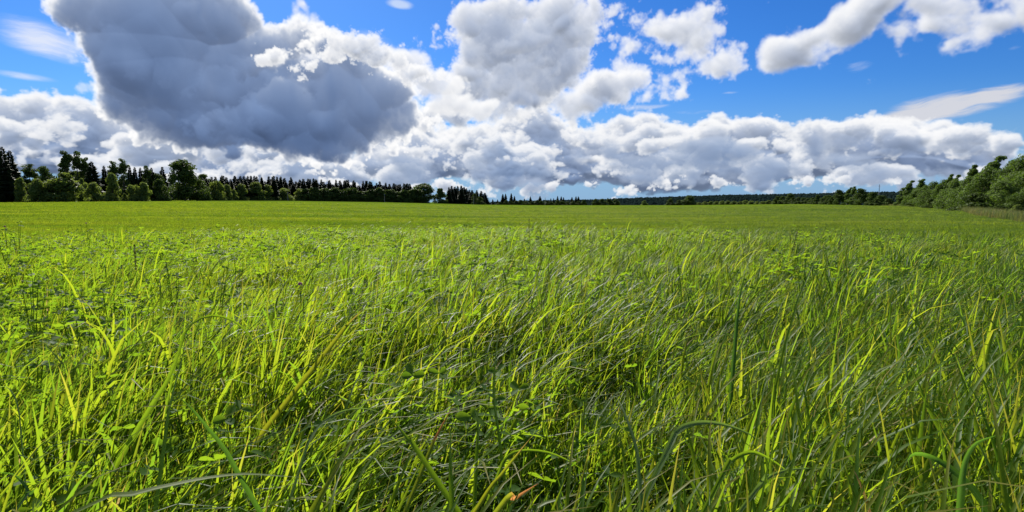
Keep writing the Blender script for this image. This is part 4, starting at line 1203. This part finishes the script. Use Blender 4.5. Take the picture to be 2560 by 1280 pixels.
HK = 0.90                            # how near the single blades stand
def hero(pts, width, mat, label, roll=0.0, roll1=None, taper=2.4):
    """a single grass blade through picture points at given distances; first point is the lower end"""
    P_ = [at(px, py, Y * HK) for px, py, Y in pts]
    width = width * HK * .92
    f = P_[0]
    gz_ = float(ground_z(f[0], f[1]))
    if f[2] > gz_ + .05:                                                        # rooted in the soil, following on from the visible part
        back = P_[0] - P_[1]; back = back / np.linalg.norm(back); hh_ = f[2] - gz_
        k = hh_ / max(-back[2], .55)
        q = f + np.array([back[0] * k * .7, back[1] * k * .7, -hh_ - .01]); m_ = (f + q) / 2 + np.array([back[0], back[1], 0]) * k * .12
        P_ = [q, m_] + P_
    C_ = catmull(P_, 22); n = len(C_)
    t = np.linspace(0, 1, n)
    T_d = np.gradient(C_, axis=0); T_d /= np.linalg.norm(T_d, axis=1)[:, None]
    side = np.cross(T_d, [0, -1, .35]); side /= np.linalg.norm(side, axis=1)[:, None]
    nrm = np.cross(side, T_d)
    a = roll + ((roll if roll1 is None else roll1) - roll) * t
    s = side * np.cos(a)[:, None] + nrm * np.sin(a)[:, None]; nn = np.cross(s, T_d)
    w = width / 2 * np.minimum(1, .5 + 1.6 * t) * np.clip(1 - t ** taper, .03, 1)
    cols = (-1, -.5, 0, .5, 1)
    V = np.stack([C_ + s * (k * w)[:, None] + nn * (abs(k) * .28 * w)[:, None] for k in cols], 1).reshape(-1, 3)
    Fq = [(i * 5 + j, i * 5 + j + 1, i * 5 + j + 6, i * 5 + j + 5) for i in range(n - 1) for j in range(4)]
    base = P_[0].copy(); V = V - base
    o = obj("grass_blade", mesh_from("grass_blade", V, np.array(Fq), mat, {'along': np.repeat(t, 5), 'across': np.tile(cols, n)}, smooth=True), loc=base)
    return tag(o, label, 'grass blade', 'single grass blades in the foreground')

hero([(150, 1300, 1.02), (330, 1238, 1.06), (430, 1214, 1.1), (520, 1196, 1.14), (610, 1186, 1.18), (690, 1190, 1.2), (765, 1194, 1.22)], .021, B_STRIPE, 'long pale-striped blade lying across the bottom left corner', 1.0, 1.4, 3)
hero([(418, 1010, 1.75), (450, 870, 1.8), (478, 812, 1.85), (530, 789, 1.9), (585, 803, 1.9), (625, 840, 1.88), (652, 890, 1.85), (664, 915, 1.83)], .012, B_GREEN, 'tall arching blade left of centre, bent over like a hoop', .3, .2)
hero([(365, 1040, 1.6), (420, 950, 1.65), (452, 868, 1.7), (470, 815, 1.75)], .020, B_GREEN, 'wide upright blade standing under the hoop-shaped blade')
hero([(54, 1080, 1.35), (50, 1035, 1.36), (38, 990, 1.36), (14, 966, 1.35), (-14, 972, 1.34)], .016, B_PALE, 'silvery drooping blade at the left edge', .9, 1.3)
hero([(600, 1190, 1.25), (560, 1120, 1.28), (520, 1070, 1.3), (478, 1020, 1.32), (440, 988, 1.35)], .014, B_DARK, 'dark narrow blade leaning left, pale at the tip')
hero([(748, 1180, 1.25), (775, 1100, 1.3), (812, 1052, 1.35), (862, 1027, 1.38), (915, 1022, 1.4), (965, 1036, 1.4)], .011, B_PALE, 'pale arching blade just left of the bottom centre', .5, .3)
hero([(1235, 1215, 1.3), (1262, 1150, 1.33), (1300, 1127, 1.36), (1370, 1131, 1.38), (1435, 1160, 1.38), (1500, 1210, 1.36)], .010, B_GREEN, 'low arching blade at the bottom centre', .4, .3)
hero([(1672, 1120, 1.4), (1690, 1083, 1.42), (1722, 1062, 1.44), (1780, 1057, 1.46), (1850, 1074, 1.46), (1912, 1108, 1.44)], .019, B_PALE, 'broad pale blade arching over right of centre', .7, .4, 3)
hero([(1800, 1200, 1.2), (1829, 1152, 1.24), (1873, 1131, 1.27), (1910, 1140, 1.28), (1960, 1172, 1.28), (2010, 1224, 1.26)], .013, B_GREEN, 'arching blade under the broad pale one', .5, .3)
hero([(1890, 1225, 1.2), (1916, 1196, 1.22), (1966, 1176, 1.24), (2040, 1171, 1.26), (2133, 1174, 1.28)], .010, B_PALE, 'level blade running right to a sharp brown kink', .5, .5)
hero([(2176, 1290, 1.18), (2160, 1235, 1.2), (2143, 1193, 1.22), (2133, 1174, 1.24)], .009, B_BROWN, 'brown dying blade at the kink in the lower right')
hero([(2480, 1290, 1.1), (2423, 1213, 1.14), (2373, 1168, 1.17), (2322, 1140, 1.2), (2286, 1134, 1.2), (2270, 1150, 1.19), (2276, 1170, 1.18)], .017, B_DARK, 'blue-green blade with a hooked tip in the lower right', .5, .3)
hero([(2396, 1295, 1.05), (2404, 1193, 1.1), (2416, 1143, 1.14), (2442, 1107, 1.18), (2496, 1087, 1.22)], .020, B_DARK, 'broad upright blade bending right beside the hooked blade')
hero([(2405, 1180, 1.4), (2323, 1027, 1.5), (2293, 953, 1.56), (2246, 858, 1.65)], .017, B_GREEN, 'long straight blade leaning left on the right side')
hero([(1230, 1295, 1.05), (1286, 1247, 1.1), (1345, 1209, 1.15)], .016, B_ORANGE, 'short thick blade with an orange tip at the bottom edge')
hero([(1180, 1290, 1.1), (1253, 1187, 1.18), (1296, 1133, 1.22), (1332, 1088, 1.26)], .011, B_YELLOW, 'straight yellow blade crossing in front of the bottom centre arch')
hero([(1066, 1160, 1.25), (1020, 1097, 1.3), (968, 1034, 1.36)], .017, B_GREEN, 'wide blade leaning left just left of the bottom centre')
hero([(1060, 1165, 1.25), (1093, 1087, 1.32), (1135, 1010, 1.4)], .013, B_ORANGE, 'blade with a burnt orange tip leaning right at the bottom centre')
hero([(1131, 1290, 1.12), (1126, 1160, 1.2), (1127, 1075, 1.27)], .016, B_GREEN, 'upright wide blade in the bottom centre')
hero([(838, 852, 2.0), (870, 812, 2.05), (907, 774, 2.1)], .022, B_YELLOW, 'short broad yellow-green blade standing alone left of centre')
hero([(1838, 850, 2.2), (1843, 790, 2.3), (1852, 725, 2.4), (1868, 672, 2.5)], .020, B_DARK, 'dark tall blade rising above the grass right of centre')
hero([(1190, 1170, 1.45), (1195, 1060, 1.55), (1186, 1020, 1.6)], .013, B_GREEN, 'blunt upright blade behind the bottom centre blades')
hero([(1250, 1110, 1.5), (1235, 990, 1.62), (1240, 880, 1.75), (1252, 790, 1.9)], .010, B_GREEN, 'very tall thin blade standing upright in the centre')
hero([(410, 1130, 1.35), (425, 1020, 1.45), (455, 900, 1.6), (462, 858, 1.65)], .018, B_GREEN, 'tallest broad blade in the left foreground, leaning right', .2, .5)
hero([(30, 1290, 1.05), (75, 1240, 1.1), (40, 1190, 1.15), (-10, 1180, 1.15)], .012, B_DARK, 'curling dark blade in the bottom left corner')
hero([(2540, 1290, 1.05), (2480, 1180, 1.12), (2440, 1100, 1.2), (2380, 1010, 1.3)], .016, B_GREEN, 'bright blade leaning left in the bottom right corner')
hero([(1600, 1230, 1.2), (1590, 1120, 1.28), (1560, 1030, 1.36), (1540, 990, 1.42)], .013, B_PALE, 'pale-tipped blade leaning left right of the bottom centre')

# ---- clover plants that stand clear of the grass
def stem_mesh(pts, rad, mat, sides=5):
    tv, tf = tube([(pts, rad)], sides)
    return mesh_from("stem", tv, tf, mat, {'along': np.full(len(tv), .3), 'tint': np.full(len(tv), .2)}, smooth=True)

def clover_plant(px, py, Y, nleaf, L, label, flower=False):
    r_ = np.random.default_rng(int(px * 3 + py)); tip = at(px, py, Y * 1.08)
    g0 = float(ground_z(tip[0], tip[1])); H = max(tip[2] - g0, .15)
    root = bpy.data.objects.new("clover_plant", None); COL.objects.link(root); root.location = (tip[0], tip[1], g0)
    tag(root, label, 'clover plant', 'clover plants standing out of the grass')
    for i in range(nleaf):
        a = r_.uniform(0, 6.28); q = r_.uniform(.02, .12); h = H * r_.uniform(.72, 1.0)
        c = np.array([q * math.cos(a), q * math.sin(a), h])
        obj("stem", stem_mesh([[0, 0, -.02], [c[0] * .4, c[1] * .4, h * .6], c], [.003, .0025, .002], m_clover), root)
        V, Fq, A, Tn = join(trefoil(r_, c, L * .95 * r_.uniform(.8, 1.2)))
        obj("leaf", mesh_from("leaf", V, Fq, m_clover, {'along': A, 'tint': Tn}, smooth=True), root)
    if flower:
        c = np.array([.02, -.02, H + .03])
        obj("stem", stem_mesh([[0, 0, -.02], [.01, 0, H * .6], c], [.003, .0025, .002], m_clover), root)
        d = r_.normal(size=(70, 3)); d /= np.linalg.norm(d, axis=1)[:, None]; d[:, 2] = np.abs(d[:, 2]) * 1.1 - .25
        V, Fq = leaf_quads(c + d * .011, d, .006, r_)
        obj("flower", mesh_from("flower", V, Fq, m_pink), root)
m_pink, N = new_mat("clover_flower_petals")
leaf_shader(m_pink, N, (0.42, 0.16, 0.26, 1), (0.45, 0.15, 0.25, 1), .35, .6, .1)
for a in [(40, 552, 7.5, 6, .045, 'dark clover rising highest at the far left edge of the meadow', False), (12, 572, 6.5, 6, .045, 'pink-flowered clover at the left edge under the dark one', True),
          (215, 563, 8.0, 3, .035, 'lone pink clover flower left of the middle distance', True), (430, 655, 3.6, 7, .034, 'dark clover clump left of centre, second row', False),
          (535, 650, 3.6, 5, .036, 'clover with a broad dark leaf tilted over the grass', False), (590, 640, 3.8, 4, .032, 'tall stalked clover beside the tilted dark leaf', False),
          (270, 705, 3.0, 5, .036, 'bright lit clover with two pale leaves on the left', False), (345, 715, 2.9, 4, .034, 'clover with one dark round leaf right of the bright one', False),
          (70, 690, 3.0, 5, .038, 'clover near the left edge with pale pointed leaves', False), (200, 800, 2.3, 5, .040, 'big-leaved clover in the left foreground', False),
          (650, 790, 2.4, 3, .040, 'clover with one upright heart-shaped lit leaf', False), (690, 650, 3.6, 4, .034, 'clover with paired dark leaves left of the centre', False),
          (745, 722, 2.9, 4, .030, 'clover with a pink flower left of the centre', True), (975, 715, 2.9, 5, .034, 'lit clover in the centre of the meadow', False),
          (1000, 745, 2.7, 4, .036, 'clover with one bright flat leaf below the centre', False), (1075, 660, 3.5, 5, .032, 'clover patch in the middle of the meadow', False),
          (2010, 625, 4.2, 8, .034, 'dark clover clump on the right, under the bent stalk', False), (2050, 650, 3.8, 7, .034, 'second dark clover clump on the right, lower', False),
          (1700, 640, 4.0, 5, .032, 'small clover clump right of the centre', False), (2460, 690, 3.3, 5, .034, 'clover near the right edge among swept grass', False),
          (70, 875, 1.9, 4, .042, 'clover with grey wilted leaves in the left foreground', False), (195, 885, 1.8, 3, .044, 'three-leaved clover bright green in the left foreground', False),
          (480, 1000, 1.5, 3, .030, 'small clover hidden between blades under the hoop blade', False)]:
    clover_plant(*a)

# ---- tall stalks above the sward
m_stalk, N = new_mat("seed_stalk")
leaf_shader(m_stalk, N, (0.070, 0.065, 0.025, 1), (0.10, 0.09, 0.02, 1), .2, .7, .2)
def stalk(px, top, base, Y, label, head=.12, lean=0.0, kind='plantain'):
    a, b = at(px, top, Y), at(px - lean * 40, base, Y); g0 = float(ground_z(b[0], b[1]))
    root = bpy.data.objects.new("seed_stalk", None); COL.objects.link(root); root.location = (b[0], b[1], g0)
    tag(root, label, 'seed stalk', 'seed stalks above the grass')
    e = a - np.array([b[0], b[1], g0])
    obj("stem", stem_mesh([[0, 0, 0], e * .5 + [-.02 * lean, 0, 0], e], [.003, .002, .0015], m_stalk), root)
    r_ = np.random.default_rng(int(px)); n = 60
    t = 1 - r_.random(n) * head; d = r_.normal(size=(n, 3)); d /= np.linalg.norm(d, axis=1)[:, None]
    V, Fq = leaf_quads(e * t[:, None] + d * .006, d, .008, r_)
    obj("seed_head", mesh_from("seed_head", V, Fq, m_stalk), root)
stalk(1323, 546, 590, 7.5, 'dark seed stalk standing alone above the middle of the meadow', .35)
stalk(336, 610, 650, 4.6, 'short brown stub stalk in the left meadow', .3)
stalk(1995, 572, 640, 5.5, 'thin bent stalk with a feathery top on the right', .25, 1.0)
stalk(2372, 527, 545, 60, 'dark dock stalk at the edge of the dry grass', .6)
stalk(2105, 578, 600, 6.5, 'small dark stalk right of the bent feathery one', .4, .6)
